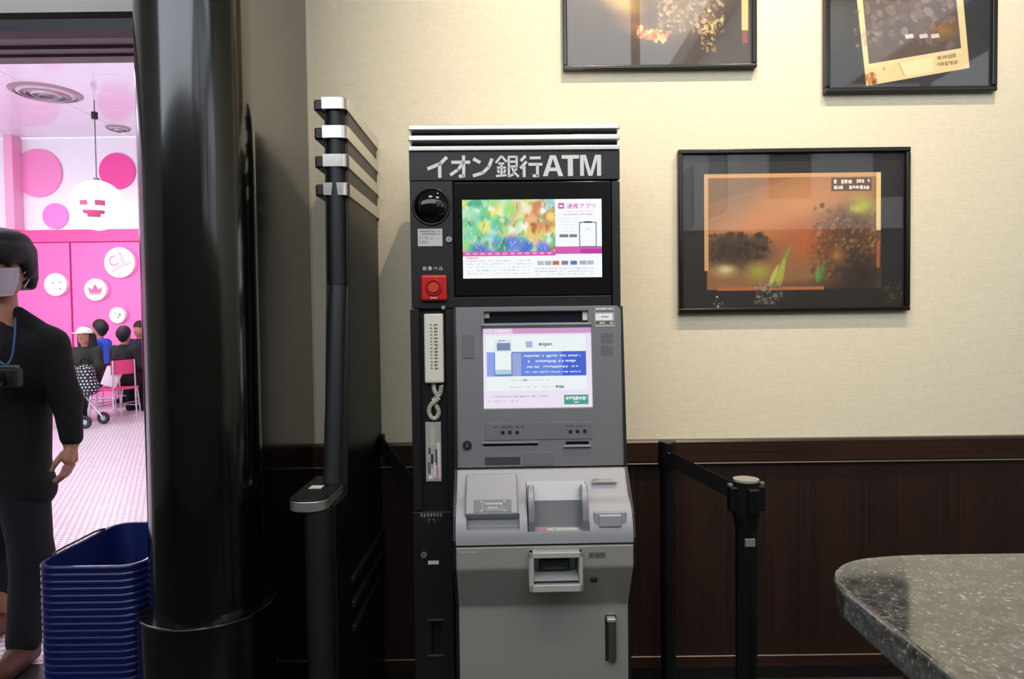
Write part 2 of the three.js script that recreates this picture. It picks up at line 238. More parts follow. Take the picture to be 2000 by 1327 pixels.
// ------------------------------------------------------------------ the pink hall beyond the doorway
const HX0 = -15, HX1 = -1.0, HZ = DIST - 12.5, HTOP = 4.77;
{
  const mosaic = canvas(1024, 1024, (g, w) => {
    g.fillStyle = '#b59aa2'; g.fillRect(0, 0, w, w); const n = 16, s = w / n;
    for (let j = 0; j < n; j++) for (let i = -1; i <= n; i++) { const t = 226 + rnd() * 16; g.fillStyle = `rgb(${t},${t - 6},${t - 3})`; g.beginPath(); g.arc((i + 0.5 + (j % 2) * 0.5) * s, (j + 0.5) * s, s * 0.43, 0, 7); g.fill(); }
  }); mosaic.wrapS = mosaic.wrapT = THREE.RepeatWrapping;
  mosaic.repeat.set(1 / 0.72, 1 / 0.72);
  struct('floor_hall', boxUV(span(HX0, HX1 + 0.24, -0.1, 0.001, HZ, -0.16)), mat('#ffffff', 0.35, 0, { map: mosaic }), scene, 'pale pink round mosaic tile floor of the hall');
  struct('wall_hall_right', span(HX1, HX1 + 0.1, 0, HTOP, HZ, -0.16), mat('#f4e8ee', 0.7), scene);
  struct('wall_hall_left', span(HX0 - 0.1, HX0, 0, HTOP, HZ, ZB), mat('#f4d8e6', 0.7), scene);
  const white = mat('#f6eff5', 0.5), yPink = hit(null, 130, 449, HZ + 0.06).y;
  const wf = struct('wall_hall_far', span(HX0, HX1, 0, HTOP, HZ - 0.2, HZ), white, scene, 'far hall wall, white above and pink below');
  const pk = mat('#f263b0', 0.3), pk2 = mat('#ee4a98', 0.35);
  const seamX = [0, 140, 280].map((p) => hit(null, p, 600, HZ + 0.05).x), W = seamX[2] - seamX[1], yBand = hit(null, 130, 473, HZ + 0.05).y;
  for (let x = seamX[1] - 5 * W, i = 0; x < HX1 - 0.1; x += W, i++) struct('wall_panel', rb(W - 0.03, yBand - 0.02, 0.05, 0.012, x + W / 2, yBand / 2, HZ + 0.025), pk, wf);
  struct('wall_band', rb(HX1 - HX0, yPink - yBand, 0.06, 0.01, (HX0 + HX1) / 2, (yPink + yBand) / 2, HZ + 0.03), pk2, wf);
  struct('wall_backing', span(HX0, HX1, 0, yBand, HZ, HZ + 0.012), mat('#a82c74', 0.6), wf);
  const cx0 = hit(null, 10, 400, HZ + 0.25).x, cx1 = hit(null, 27, 400, HZ + 0.25).x;
  struct('column_hall', span(cx0, cx1, yPink, HTOP, HZ, HZ + 0.25), mat('#f2a8cc', 0.5), scene, 'pale pink pilaster on the far hall wall');
  // ceiling panels with joints
  const gl = mat('#f0f1fb', 0.1), ch = struct('ceiling_hall', span(HX0, HX1, HTOP + 0.012, HTOP + 0.1, HZ, ZB + 0.1), gl, scene, 'glossy white panelled hall ceiling');
  const PW = 2.05, PD = 0.78; for (let i = 0, x = HX0; x < HX1; x += PW, i++) for (let k = 0, z = HZ; z < ZB; z += PD, k++) struct('ceiling_panel', rb(Math.min(PW, HX1 - x) - 0.014, 0.012, Math.min(PD, ZB - z) - 0.012, 0.003, x + Math.min(PW, HX1 - x) / 2, HTOP + 0.006, z + Math.min(PD, ZB - z) / 2, 1), gl, ch);
  // unseen ceiling lamps added to brighten the hall (above the doorway's view)
  for (const [x, z] of [[-9.8, -5.4], [-6.4, -5.4], [-8, -3.4], [-4.6, -3.4], [-3.0, -1.3], [-6, -1.3]]) {
    const l = thing('added_ceiling_lamp', 'unseen flat white lamp panel added in the hall ceiling to brighten it', 'ceiling lamp', 'added lamp panels in the hall ceiling');
    part('housing', rb(1.7, 0.05, 0.9, 0.01, x, HTOP - 0.028, z), mat('#e8e4e8', 0.5), l);
    part('diffuser', span(x - 0.8, x + 0.8, HTOP - 0.06, HTOP - 0.054, z - 0.4, z + 0.4), mat('#ffffff', 0.5, 0, { emissive: new THREE.Color(1, 0.96, 1), emissiveIntensity: 1.5 }), l);
    const r = new THREE.RectAreaLight(new THREE.Color(0.93, 0.95, 1.04), 5.8, 1.6, 0.8); r.position.set(x, HTOP - 0.065, z); r.rotation.x = -Math.PI / 2; l.add(r);
  }
  // dots on the white wall
  const dot = (px, py, r, c, label) => { const q = hit(null, px, py, HZ + 0.04), k = r / (F / (DIST - HZ)); solo('wall_disc', new THREE.CylinderGeometry(k, k, 0.03, 48).rotateX(Math.PI / 2).translate(q.x, q.y, HZ + 0.02), mat(c, 0.45), label, 'wall disc', 'pink discs on the white hall wall'); };
  dot(73, 338, 46.5, '#f58cc4', 'large soft pink disc on the white upper wall');
  dot(228, 334, 35, '#f4479f', 'bright hot pink disc on the white upper wall');
  dot(107, 422, 24.5, '#f184d2', 'small orchid pink disc on the white upper wall');
  // raised white plaques on the pink wall
  const plaque = (px, py, r, label, draw) => {
    const q = hit(null, px, py, HZ + 0.13), k = r / (F / (DIST - HZ - 0.1)), t = thing('wall_plaque', label, 'plaque', 'round white plaques on the pink wall');
    t.position.set(q.x, q.y, HZ + 0.05);
    part('disc', new THREE.CylinderGeometry(k, k, 0.08, 48).rotateX(Math.PI / 2).translate(0, 0, 0.04), mat('#fbf6fa', 0.5), t);
    const tx = canvas(128, 128, (g) => { g.fillStyle = '#fbf6fa'; g.fillRect(0, 0, 128, 128); draw(g); });
    part('motif', new THREE.CircleGeometry(k * 0.93, 40).translate(0, 0, 0.082), mat('#ffffff', 0.5, 0, { map: tx }), t);
  };
  plaque(108, 556, 22, 'round white plaque with faint grey-green sprigs on pink wall', (g) => { for (const [x, y, c] of [[42, 48, '#a9b9a4'], [88, 44, '#b7a9b8'], [60, 84, '#dcc6cf'], [84, 86, '#c9a7b4'], [50, 68, '#cfd8c8']]) { g.fillStyle = c; g.fillRect(x, y, 16, 11); } });
  plaque(186, 566, 21.5, 'round white plaque with a rose crown on pink wall', (g) => { g.fillStyle = '#d3668f'; g.beginPath(); [[28, 84], [20, 48], [42, 64], [64, 30], [86, 64], [108, 48], [100, 84]].forEach(([x, y], i) => g[i ? 'lineTo' : 'moveTo'](x, y)); g.fill(); g.fillRect(28, 86, 72, 7); });
  plaque(233, 513, 29.5, 'largest round white plaque with curling pink ribbons', (g) => { g.strokeStyle = '#e2a6bd'; g.lineWidth = 9; g.beginPath(); g.arc(40, 56, 20, 0.5, 5); g.stroke(); g.strokeStyle = '#d5bccd'; g.beginPath(); g.moveTo(30, 110); g.bezierCurveTo(60, 70, 90, 90, 118, 60); g.stroke(); g.strokeStyle = '#efb9cb'; g.beginPath(); g.moveTo(60, 20); g.bezierCurveTo(90, 30, 60, 60, 100, 74); g.stroke(); });
  plaque(229, 616, 15.5, 'smallest round white plaque just above the seated diners', (g) => { g.fillStyle = '#6d5660'; g.fillRect(80, 50, 14, 20); g.fillRect(66, 78, 16, 9); g.fillStyle = '#c9b3bd'; g.fillRect(36, 42, 22, 10); });
  // round ceiling diffusers
  const vent = (px, py, r, label) => { const q = onFloor(px, py, HTOP), t = thing('ceiling_vent', label, 'air vent', 'round hall ceiling vents'); t.position.set(q.x, HTOP, q.z); for (let i = 0; i < 5; i++) { const a = r * (1 - i * 0.19); part('ring', new THREE.LatheGeometry([[a, 0], [a * 0.97, -0.012 - 0.006 * i], [a * 0.86, -0.03 - 0.01 * i], [a * 0.85, -0.02 - 0.01 * i]].map(([u, v]) => new THREE.Vector2(u, v)), 48), mat(i % 2 ? '#d9cfd9' : '#a8989e', 0.4, 0.2, { side: THREE.DoubleSide }), t); } };
  vent(90, 181, 0.47, 'large round metal air vent in the glossy hall ceiling');
  vent(231, 250, 0.2, 'small round air vent near the far hall wall');
  // pendant lamp
  const zP = -7.9, c = hit(null, 190, 401, zP), GR = 0.375, p = thing('pendant_lamp', 'white globe pendant lamp with pink patches hanging in the hall', 'pendant lamp');
  part('rod', rod(V(c.x, HTOP, zP), V(c.x, c.y + GR, zP), 0.008), mat('#6b6068', 0.4, 0.5), p);
  { const y0 = hit(null, 175, 226, zP).y; part('cord_grip', cyl(0.045, 0.045, 0.1, c.x, y0, zP, 20), mat('#1a171b', 0.5), p); part('collar', cyl(0.04, 0.05, 0.05, c.x, c.y + GR + 0.01, zP, 20), mat('#8a7a84', 0.5), p); }
  const globe = part('globe', new THREE.SphereGeometry(GR, 48, 32).translate(c.x, c.y, zP), mat('#ffffff', 0.4, 0, { emissive: new THREE.Color(1, 0.97, 1), emissiveIntensity: 1.0 }), p);
  const toCam = Math.atan2(-c.x, DIST - zP), patch = (px0, px1, py0, py1) => { const k = F / (DIST - zP), a = (px) => (px - 190) / k / GR, g = new THREE.SphereGeometry(GR + 0.004, 16, 10, 0, 1, 0, 1), b0 = Math.PI / 2 + (py0 - 401) / k / GR, b1 = Math.PI / 2 + (py1 - 401) / k / GR, a0 = a(px0), a1 = a(px1); return new THREE.SphereGeometry(GR + 0.004, 16, 10, Math.PI / 2 + a0, a1 - a0, b0, b1 - b0).rotateY(toCam).translate(c.x, c.y, zP); };
  const rose = mat('#cf5585', 0.5);
  for (const q of [[160, 174, 399, 408], [186, 203, 398, 408], [163, 203, 417, 424], [170, 196, 424, 431]]) part('pink_patch', patch(...q), rose, globe);
  const pl = new THREE.PointLight(new THREE.Color(1, 0.95, 1), 5, 0, 2); pl.position.set(c.x, c.y - GR - 0.03, zP); pl.castShadow = true; p.add(pl);
}

// ------------------------------------------------------------------ privacy partition
const chrome = mat('#d9d7d2', 0.22, 0.9), satin = mat('#c9c7c3', 0.32, 0.85), blackPaint = mat('#0c0c0e', 0.38), softBlack = mat('#15151a', 0.5);
{
  const t = thing('privacy_partition', 'tall black privacy partition with four silver bars beside the cash machine', 'partition');
  const xr = hit(null, 738, 430, 0.004).x, xl = xr - 0.072, T = 0.029;
  const yTop = hit(null, 676, 192, 0.47).y, yKink = hit(null, 660, 556, 0.5).y, yArm = hit(null, 600, 978, 0.73).y;
  const zTop = 0.45, zKink = 0.47, zLow = 0.535, zArm = 0.72;
  const prof = new THREE.Shape(); prof.moveTo(0.004, 0.02); prof.lineTo(zArm - 0.04, 0.02); prof.lineTo(zArm - 0.04, yArm - 0.03); prof.lineTo(zLow, yArm - 0.03); prof.lineTo(zLow, yArm); prof.lineTo(zKink, yKink); prof.lineTo(zTop, yTop); prof.lineTo(0.004, yTop); prof.closePath();
  part('panel', new THREE.ExtrudeGeometry(prof, { depth: 0.058, bevelEnabled: true, bevelThickness: 0.006, bevelSize: 0.003, bevelSegments: 2 }).rotateY(-Math.PI / 2).translate(xr - 0.007, 0, 0), blackPaint, t);
  // rounded front edge in three lengths
  part('front_edge', rod(V((xl + xr) / 2, yKink, zKink), V((xl + xr) / 2, yTop - 0.004, zTop), T, 28), softBlack, t);
  part('front_edge', rod(V((xl + xr) / 2 - 0.012, yArm, zLow), V((xl + xr) / 2, yKink - 0.001, zKink), T - 0.002, 28), mat('#26262c', 0.42), t);
  part('front_edge', rod(V((xl + xr) / 2 - 0.01, 0.02, zArm - 0.03), V((xl + xr) / 2 - 0.01, yArm - 0.034, zArm - 0.03), 0.037, 28), softBlack, t);
  // silver bars: rounded at the front, run back to the wall
  const barY = [[190, 212], [245, 269], [301, 325], [357, 381]];
  for (const [a, b] of barY) {
    const y1 = hit(null, 655, a, zTop + 0.035).y, y0 = hit(null, 655, b, zTop + 0.035).y;
    const s = new THREE.Shape(); const L = xl + 0.004, R = xr + 0.004, f = zTop + 0.036, r = 0.026;
    s.moveTo(L, -f); s.lineTo(R - r, -f); s.quadraticCurveTo(R, -f, R, -f + r); s.lineTo(R, -0.004); s.lineTo(R - 0.012, -0.004); s.lineTo(R - 0.012, -f + 0.05); s.lineTo(L, -f + 0.05); s.closePath();
    const bar = part('bar', new THREE.ExtrudeGeometry(s, { depth: y1 - y0, bevelEnabled: true, bevelSize: 0.0015, bevelThickness: 0.0015, bevelSegments: 1, curveSegments: 10 }).rotateX(-Math.PI / 2).translate(0, y0, 0), chrome, t);
    part('bar_end', rb(0.03, y1 - y0, f - 0.05, 0.006, L - 0.0165, (y0 + y1) / 2, (f - 0.012) / 2 + 0.012), blackPaint, bar);
  }
  // arm rest
  const ax0 = hit(null, 562, 980, zArm + 0.0).x, ax1 = hit(null, 636, 980, zArm).x, aw = ax1 - ax0, s = new THREE.Shape();
  s.moveTo(ax0, -(zLow - 0.09)); s.lineTo(ax0, -(zArm + 0.0) + 0.028); s.quadraticCurveTo(ax0 + 0.004, -zArm - 0.012, ax0 + aw / 2, -zArm - 0.012); s.quadraticCurveTo(ax1 - 0.004, -zArm - 0.012, ax1, -zArm + 0.028); s.lineTo(ax1, -(zLow - 0.09)); s.closePath();
  const ext = (d, b) => ({ depth: d, bevelEnabled: true, bevelSize: b, bevelThickness: b, bevelSegments: 2, curveSegments: 16 });
  const arm = part('arm_rest', new THREE.ExtrudeGeometry(s, ext(0.024, 0.002)).rotateX(-Math.PI / 2).translate(0, yArm - 0.03, 0), satin, t);
  part('arm_top', new THREE.ExtrudeGeometry(s, ext(0.003, 0.001)).rotateX(-Math.PI / 2).translate(0, yArm - 0.003, 0), mat('#1a1a1c', 0.4), arm);
  part('label', bx(0.036, 0.001, 0.036, hit(null, 620, 949, zLow + 0.045).x, yArm + 0.0022, zLow + 0.055), mat('#e9e4d6', 0.6), arm);
  for (let i = 0; i < 3; i++) part('shaded_low_bar', rb(0.012, 0.022, 0.5, 0.004, xr + 0.004, yArm - 0.3 - i * 0.075, 0.27), mat('#1d1d20', 0.4), t);  // lower bars given a dark colour for the shade they stand in
}
// black strap between the partition and the machine
{
  const a = hit(null, 742, 852, 0.03), b = hit(null, 803, 932, 0.22), t = thing('strap', 'black strap running from the wall behind the cash machine', 'strap');
  const d = b.clone().sub(a), g = bx(d.length() + 0.02, 0.05, 0.006); g.applyMatrix4(new THREE.Matrix4().makeRotationZ(Math.atan2(d.y, Math.hypot(d.x, d.z)))); g.rotateY(-Math.atan2(d.z, d.x));
  part('webbing', g.translate((a.x + b.x) / 2, (a.y + b.y) / 2 - 0.02, (a.z + b.z) / 2), mat('#09090a', 0.7), t);
  part('wall_bracket', rb(0.03, 0.07, 0.03, 0.004, a.x, a.y - 0.03, 0.018), mat('#0b0b0c', 0.5), t);
}

// ------------------------------------------------------------------ the cash machine
const atm = thing('cash_machine', 'black and grey bank cash machine with two lit screens and silver-striped header', 'cash machine');
atm.rotation.y = 0.021; atm.updateMatrixWorld(true);
const printMat = (tex, rough = 0.5) => mat('#ffffff', rough, 0, { map: tex });
{
  const Z = 0.47, cab = mat('#17171a', 0.42), holeShadeM = mat('#2a2a2e', 0.6);  // last one: dark tone for the shade inside small holes
  const O = rect(atm, 799, 243, 1211, 294, Z), xl = O.l, xr = O.r, yTop = O.t, yH = hit(atm, 1004, 294, Z).y;
  const gl = hit(atm, 890, 1040, 0.67).x, gr = hit(atm, 1237, 1040, 0.67).x;
  const yOf = (py, z) => hit(atm, 1064, py, z).y;
  part('cabinet', [span(xl + 0.004, xr - 0.004, yOf(600, Z), yTop - 0.004, 0.1, Z - 0.03), span(xl + 0.004, gl - 0.012, 0.0, yOf(600, Z), 0.1, Z - 0.033)], cab, atm);
  // silver stripes round the head
  for (const [a, b] of [[243, 253], [263, 274], [284, 294]]) { const q = rect(atm, 797, a, 1211, b, Z + 0.006); part('header_stripe', rb(q.w, q.h, 0.37, 0.003, q.x, q.y, Z + 0.006 - 0.185), chrome, atm); }
  const head = part('header_panel', plate(atm, 799, 295, 1210.5, 352, Z - 0.03, Z), cab, atm);
  { // name on the header
    const silver = mat('#dededf', 0.45), depth = 0.004;
    for (const [c, x0, x1, th] of [['イ', 833, 878, 15], ['オ', 878, 921, 14.5], ['ン', 921, 964, 15], ['銀', 967, 1013, 9.5], ['行', 1015, 1060, 12.5]]) {
      const yo = 340 - (x0 - 833) * 0.0115, q = rect(atm, x0, yo - 35, x1, yo + 8.5, Z + 0.002);
      part('letter', glyphGeo(c, q.l, q.b, q.w, q.h, th / 100 * q.w, depth).map((g) => g.translate(0, 0, Z)), silver, head);
    }
    const font = await new FontLoader().loadAsync('fonts/droid/droid_sans_bold.typeface.json');
    for (const [c, x0, x1] of [['A', 1060, 1100], ['T', 1097, 1131], ['M', 1133, 1174]]) {
      const yo = 340 - (x0 - 833) * 0.0115, q = rect(atm, x0, yo - 34, x1, yo + 7, Z + 0.002), g = new TextGeometry(c, { font, size: 1, depth: 1, curveSegments: 4 });
      g.computeBoundingBox(); const b = g.boundingBox; g.translate(-b.min.x, -b.min.y, -b.min.z).scale(q.w / (b.max.x - b.min.x), q.h / (b.max.y - b.min.y), depth / (b.max.z - b.min.z)).translate(q.l, q.b, Z - depth / 2);
      part('letter', g, silver, head);
    }
  }
  part('side_post', plate(atm, 1195.5, 354, 1211.5, 604, Z - 0.03, Z), cab, atm);
  part('lower_band', plate(atm, 886, 579, 1194.5, 606, Z - 0.03, Z), cab, atm);
  // upper screen
  const bez = part('screen_bezel', plate(atm, 888, 355, 1193.5, 577, Z - 0.03, Z - 0.001), mat('#101012', 0.16), atm);
  const ad = canvas(1088, 616, (g, w, h) => {
    g.fillStyle = '#f7fbff'; g.fillRect(0, 0, w, h);
    const cols = ['#7fd3a4', '#9ee07c', '#e8f3c8', '#5fc3a2', '#f2e27a', '#8fd0e6', '#c8ecd0', '#e9b48a', '#d7f08a', '#ffffff', '#b7e3f2', '#f5efc9'];
    g.save(); g.beginPath(); g.rect(0, 0, 724, 412); g.clip();
    g.fillStyle = '#bfe8cf'; g.fillRect(0, 0, 724, 412);
    for (let i = 0; i < 260; i++) { const x = rnd() * 724, y = rnd() * 412, r = 22 + rnd() * 46; let c = cols[Math.floor(rnd() * cols.length)]; if (x > 500 && rnd() < 0.6) c = ['#d98a5c', '#b9683f', '#f0c08a', '#e8d070'][Math.floor(rnd() * 4)]; if (x < 200 && rnd() < 0.6) c = ['#49b08a', '#6fd28e', '#a6e4b6'][Math.floor(rnd() * 3)]; const f = g.createRadialGradient(x, y, 0, x, y, r); f.addColorStop(0, c); f.addColorStop(0.55, c + 'c0'); f.addColorStop(1, c + '00'); g.fillStyle = f; g.fillRect(x - r, y - r, 2 * r, 2 * r); }
    for (let i = 0; i < 26; i++) { const x = 90 + rnd() * 560, y = 330 + rnd() * 90, r = 40 + rnd() * 40, c = ['#5a6fe0', '#6f8fe8', '#4f6fd8', '#3f9f8a'][i % 4], f = g.createRadialGradient(x, y, 0, x, y, r); f.addColorStop(0, c); f.addColorStop(1, c + '00'); g.fillStyle = f; g.fillRect(x - r, y - r, 2 * r, 2 * r); }
    for (let i = 0; i < 130; i++) { g.strokeStyle = ['#2f8f6a', '#8fae3a', '#f4f0c0', '#ffffff', '#7a4a30', '#e8d84a'][i % 6]; g.globalAlpha = 0.55; g.lineWidth = 3 + rnd() * 6; const x = rnd() * 724, y = rnd() * 412; g.beginPath(); g.moveTo(x, y); g.quadraticCurveTo(x + 20 * (rnd() - 0.5), y - 20, x + 50 * (rnd() - 0.5), y - 20 - 40 * rnd()); g.stroke(); }
    g.restore(); g.globalAlpha = 1;
    g.fillStyle = '#d35fb2'; g.fillRect(0, 408, 724, 34); g.fillRect(724, 372, 364, 58); g.fillStyle = '#c43aa0'; g.fillRect(920, 392, 168, 38);
    for (let i = 0; i < 12; i++) { g.fillStyle = '#e8a8d6'; g.fillRect(20 + i * 58, 416, 36, 14); }
    g.fillStyle = '#d065b8'; g.beginPath(); g.roundRect(748, 30, 48, 46, 9); g.fill(); g.fillStyle = '#fff'; g.fillRect(758, 48, 28, 12);
    drawGlyphs(g, '通帳アプリ', 816, 34, 42, 47, '#d77cc0', 5);
    marks(g, 820, 92, 190, 10, '#e2d7e2'); marks(g, 790, 116, 230, 10, '#d9a9cc'); for (let i = 0; i < 5; i++) marks(g, 760, 150 + i * 24, 140, 9, '#dfe6e8');
    g.strokeStyle = '#6c7480'; g.lineWidth = 7; g.strokeRect(914, 184, 130, 190); g.fillStyle = '#30353c'; g.fillRect(950, 176, 60, 12); marks(g, 950, 234, 50, 9, '#c4ccd2');
    g.fillStyle = '#7e838c'; g.fillRect(756, 276, 70, 24); g.fillRect(834, 276, 60, 24);
    marks(g, 14, 450, 110, 14, '#d98fc0'); for (let i = 0; i < 5; i++) { marks(g, 30, 474 + i * 25, 500, 10, ['#b9c4c9', '#d7c3d0', '#c9d2d6'][i % 3], 0.5); marks(g, 560, 540 + (i % 3) * 22, 460, 9, '#c3ccd2', 0.5); }
    for (const [x, c] of [[580, '#b9c0c9'], [640, '#aab6c6'], [700, '#c0764f'], [770, '#8f8296'], [840, '#5f7fae'], [912, '#a9b2c4'], [970, '#b5bcc6']]) { g.fillStyle = c; g.fillRect(x, 484, 52, 32); }
  });
  const q = rect(atm, 903.5, 389.5, 1175.5, 543, Z + 0.001);
  part('screen', bx(q.w, q.h, 0.002, q.x, q.y, Z - 0.0005), mat('#0a0a0a', 0.25, 0, { emissiveMap: ad, emissive: new THREE.Color(1, 1, 1), emissiveIntensity: 1.05 }), bez);
  const sl = new THREE.RectAreaLight(0xf0f6ff, 0.9, q.w, q.h); sl.position.set(q.x, q.y, Z + 0.004); sl.rotation.y = Math.PI; bez.add(sl);
  // left column, upper part
  const up = part('control_column', plate(atm, 802, 354, 885.5, 603, Z - 0.03, Z), cab, atm);
  { const c = hit(atm, 842.5, 404, Z), r = 34.5 / (F / 2.09);
    const dome = part('mirror_dome', new THREE.SphereGeometry(r * 1.25, 48, 20, 0, Math.PI * 2, 0, 0.92).rotateX(Math.PI / 2).scale(1, 1, 0.8).translate(c.x, c.y, Z - r * 1.25 * 0.8 * Math.cos(0.92)), mat('#070708', 0.06), atm);
    part('dome_ring', new THREE.TorusGeometry(r * 1.0, 0.004, 10, 56).translate(c.x, c.y, Z + 0.001), mat('#141416', 0.3), dome); }
  const sticker = canvas(192, 140, (g, w, h) => { g.fillStyle = '#c9c8c6'; g.fillRect(0, 0, w, h); marks(g, 14, 14, 164, 14, '#77777a'); marks(g, 14, 36, 164, 14, '#77777a'); g.strokeStyle = '#77777a'; g.lineWidth = 4; g.strokeRect(16, 66, 60, 50); marks(g, 20, 74, 50, 12, '#8d8d90'); marks(g, 90, 72, 84, 12, '#9c9c9e', 0.4); marks(g, 20, 96, 50, 12, '#8d8d90'); });
  const decal = (name, x0, y0, x1, y1, z, tex, parent = atm, base = atm, th = 0.0012) => { const r = rect(base, x0, y0, x1, y1, z + th); return part(name, bx(r.w, r.h, th, r.x, r.y, z + th / 2), tex.isMaterial ? tex : printMat(tex), parent); };
  decal('notice_label', 816, 447, 864, 481, Z, sticker);
  const lock = (px, py, r = 0.009, base = atm, z = Z) => { const c = hit(base, px, py, z), o = part('lock', [cylZ(r, 0.006, c.x, c.y, z + 0.003)], satin, base); part('keyhole_shade', bx(0.002, r, 0.001, c.x, c.y, z + 0.0065), holeShadeM, o); };  // keyhole is a flat dark bar, its shade put into the colour
  lock(877, 468);
  const bell = canvas(256, 64, (g) => { g.fillStyle = '#17171a'; g.fillRect(0, 0, 256, 64); drawGlyphs(g, '非常ベル', 6, 7, 50, 63, '#d6d6d8', 6); });
  decal('bell_lettering', 824, 519, 867, 530, Z, bell, atm, atm, 0.0006);
  const red = mat('#c81f1c', 0.35), btn = part('alarm_button', plate(atm, 821.5, 537, 872.5, 588, Z - 0.002, Z + 0.018, 0.008), red, atm);
  { const c = hit(atm, 847, 562, Z + 0.018); part('button_ring', new THREE.TorusGeometry(0.022, 0.004, 10, 40).translate(c.x, c.y, Z + 0.018), mat('#9a1513', 0.4), btn); part('button_cap', cylZ(0.015, 0.008, c.x, c.y, Z + 0.021), mat('#d4442f', 0.35), btn); part('button_label', bx(0.022, 0.005, 0.001, c.x, c.y - 0.031, Z + 0.0183), mat('#c9a9a4', 0.5), btn); }
  { const c = hit(atm, 866, 601, Z); part('indicator', cylZ(0.006, 0.004, c.x, c.y, Z + 0.002), mat('#9aa3a5', 0.3), atm); }
  // left column, lower part: recess with handset, cord and mirror
  const zr = Z - 0.018;
  part('recess_panel', plate(atm, 821, 604, 873, 998, zr - 0.012, zr), cab, atm);
  part('column_frame', [plate(atm, 804, 604.5, 821, 998, Z - 0.03, Z), plate(atm, 873, 604.5, 893, 998, Z - 0.03, Z)], cab, atm);
  const phoneTex = canvas(96, 352, (g, w, h) => { g.fillStyle = '#e4dfd0'; g.fillRect(0, 0, w, h); for (let i = 0; i < 14; i++) { const y = 44 + i * 18; g.fillStyle = '#4a473f'; if (rnd() < 0.9) marks(g, 28, y, 14, 11, '#7b776b', 1); marks(g, 52, y, 20, 12, '#4a473f', 1); } });
  { const r = rect(atm, 828.5, 613, 866, 749, Z + 0.008); const hs = part('handset', rb(r.w, r.h, 0.03, 0.005, r.x, r.y, Z - 0.007), mat('#e4dfd0', 0.45), atm);
    part('handset_print', bx(r.w * 0.86, r.h * 0.94, 0.0008, r.x, r.y, Z + 0.0084), printMat(phoneTex), hs);
    const P = (x, y, z = zr + 0.009) => hit(atm, x, y, z);
    const path = new THREE.CatmullRomCurve3([P(847, 748), P(848, 762), P(856, 778, zr + 0.018), P(841, 792, zr + 0.014), P(838, 808), P(848, 819), P(857, 808), P(853, 794, zr + 0.008), P(846, 783), P(859, 770), P(862, 752, zr + 0.012)]);
    const pts = []; const turns = 46, n = turns * 8, fr = path.computeFrenetFrames(n);
    for (let i = 0; i <= n; i++) { const t = i / n, a = t * turns * Math.PI * 2, p = path.getPointAt(t); pts.push(p.addScaledVector(fr.normals[i], Math.cos(a) * 0.0055).addScaledVector(fr.binormals[i], Math.sin(a) * 0.0055)); }
    part('coiled_cord', tube(pts, 0.0022, n, 5), mat('#d8d4c6', 0.5), hs); }
  { const lf = canvas(96, 352, (g, w, h) => { g.fillStyle = '#a9a8a2'; g.fillRect(0, 0, w, h); g.fillStyle = '#b9b8a8'; g.fillRect(30, 20, 30, 120); for (const [x, y, a, b, c] of [[70, 120, 22, 220, '#ddd6d4'], [14, 150, 16, 40, '#5d5b58'], [30, 190, 16, 60, '#3a3836'], [60, 160, 12, 100, '#4a4644'], [10, 240, 18, 70, '#6a6663'], [48, 240, 14, 90, '#e6e0dc'], [62, 270, 18, 70, '#c69aa0'], [30, 280, 14, 60, '#d6d2cc'], [14, 320, 20, 20, '#efece6']]) { g.fillStyle = c; g.fillRect(x, y, a, b); } });  // mirror plate: the streaks it reflects are painted into this canvas
    const r = rect(atm, 831.5, 825, 862, 941, zr + 0.006), lp = part('mirror_plate', rb(r.w, r.h, 0.008, 0.001, r.x, r.y, zr + 0.002), mat('#b4b3ae', 0.3), atm); part('painted_reflection', bx(r.w * 0.94, r.h * 0.97, 0.0008, r.x, r.y, zr + 0.0064), printMat(lf, 0.35), lp); }
  // left column, foot
  const foot = rect(atm, 808, 1000.5, 886, 1300, Z);
  { const h0 = rect(atm, 843, 1215, 864, 1277, Z), ev = new Evaluator(); ev.useGroups = false; ev.attributes = ['position', 'normal', 'uv']; const a = new Brush(rb(foot.w, foot.t - 0.02, 0.03, 0.003, foot.x, (foot.t + 0.02) / 2, Z - 0.017)), b = new Brush(bx(h0.w, h0.h, 0.1, h0.x, h0.y, Z)); a.updateMatrixWorld(); b.updateMatrixWorld(); part('lower_door', ev.evaluate(a, b, SUBTRACTION).geometry, cab, atm); }
  const note = canvas(192, 64, (g) => { g.fillStyle = '#17171a'; g.fillRect(0, 0, 192, 64); for (let i = 0; i < 7; i++) { g.fillStyle = '#b9b9bd'; g.fillRect(6 + i * 26, 6, 17, 3); g.fillRect(6 + i * 26, 15, 17, 3); g.fillRect(12 + i * 26, 4, 3, 20); } g.strokeStyle = '#8c8c90'; g.lineWidth = 4; g.beginPath(); g.moveTo(72, 58); g.lineTo(72, 38); g.lineTo(84, 38); g.moveTo(104, 38); g.lineTo(118, 38); g.lineTo(118, 58); g.stroke(); });
  decal('column_lettering', 820, 1002, 866, 1024, Z - 0.002, note, atm, atm, 0.0006);
  lock(828, 1084, 0.009, atm, Z - 0.002);
  decal('small_label', 836, 1096, 857, 1103, Z - 0.002, mat('#d9d9dc', 0.5));
  { const h0 = rect(atm, 843, 1215, 864, 1277, Z); for (const g of [rb(h0.w + 0.02, 0.006, 0.012, 0.002, h0.x - 0.004, h0.t + 0.006, Z), rb(h0.w + 0.02, 0.006, 0.012, 0.002, h0.x - 0.004, h0.b - 0.006, Z)]) part('slot_guide', g, mat('#2c2c30', 0.4), atm);}

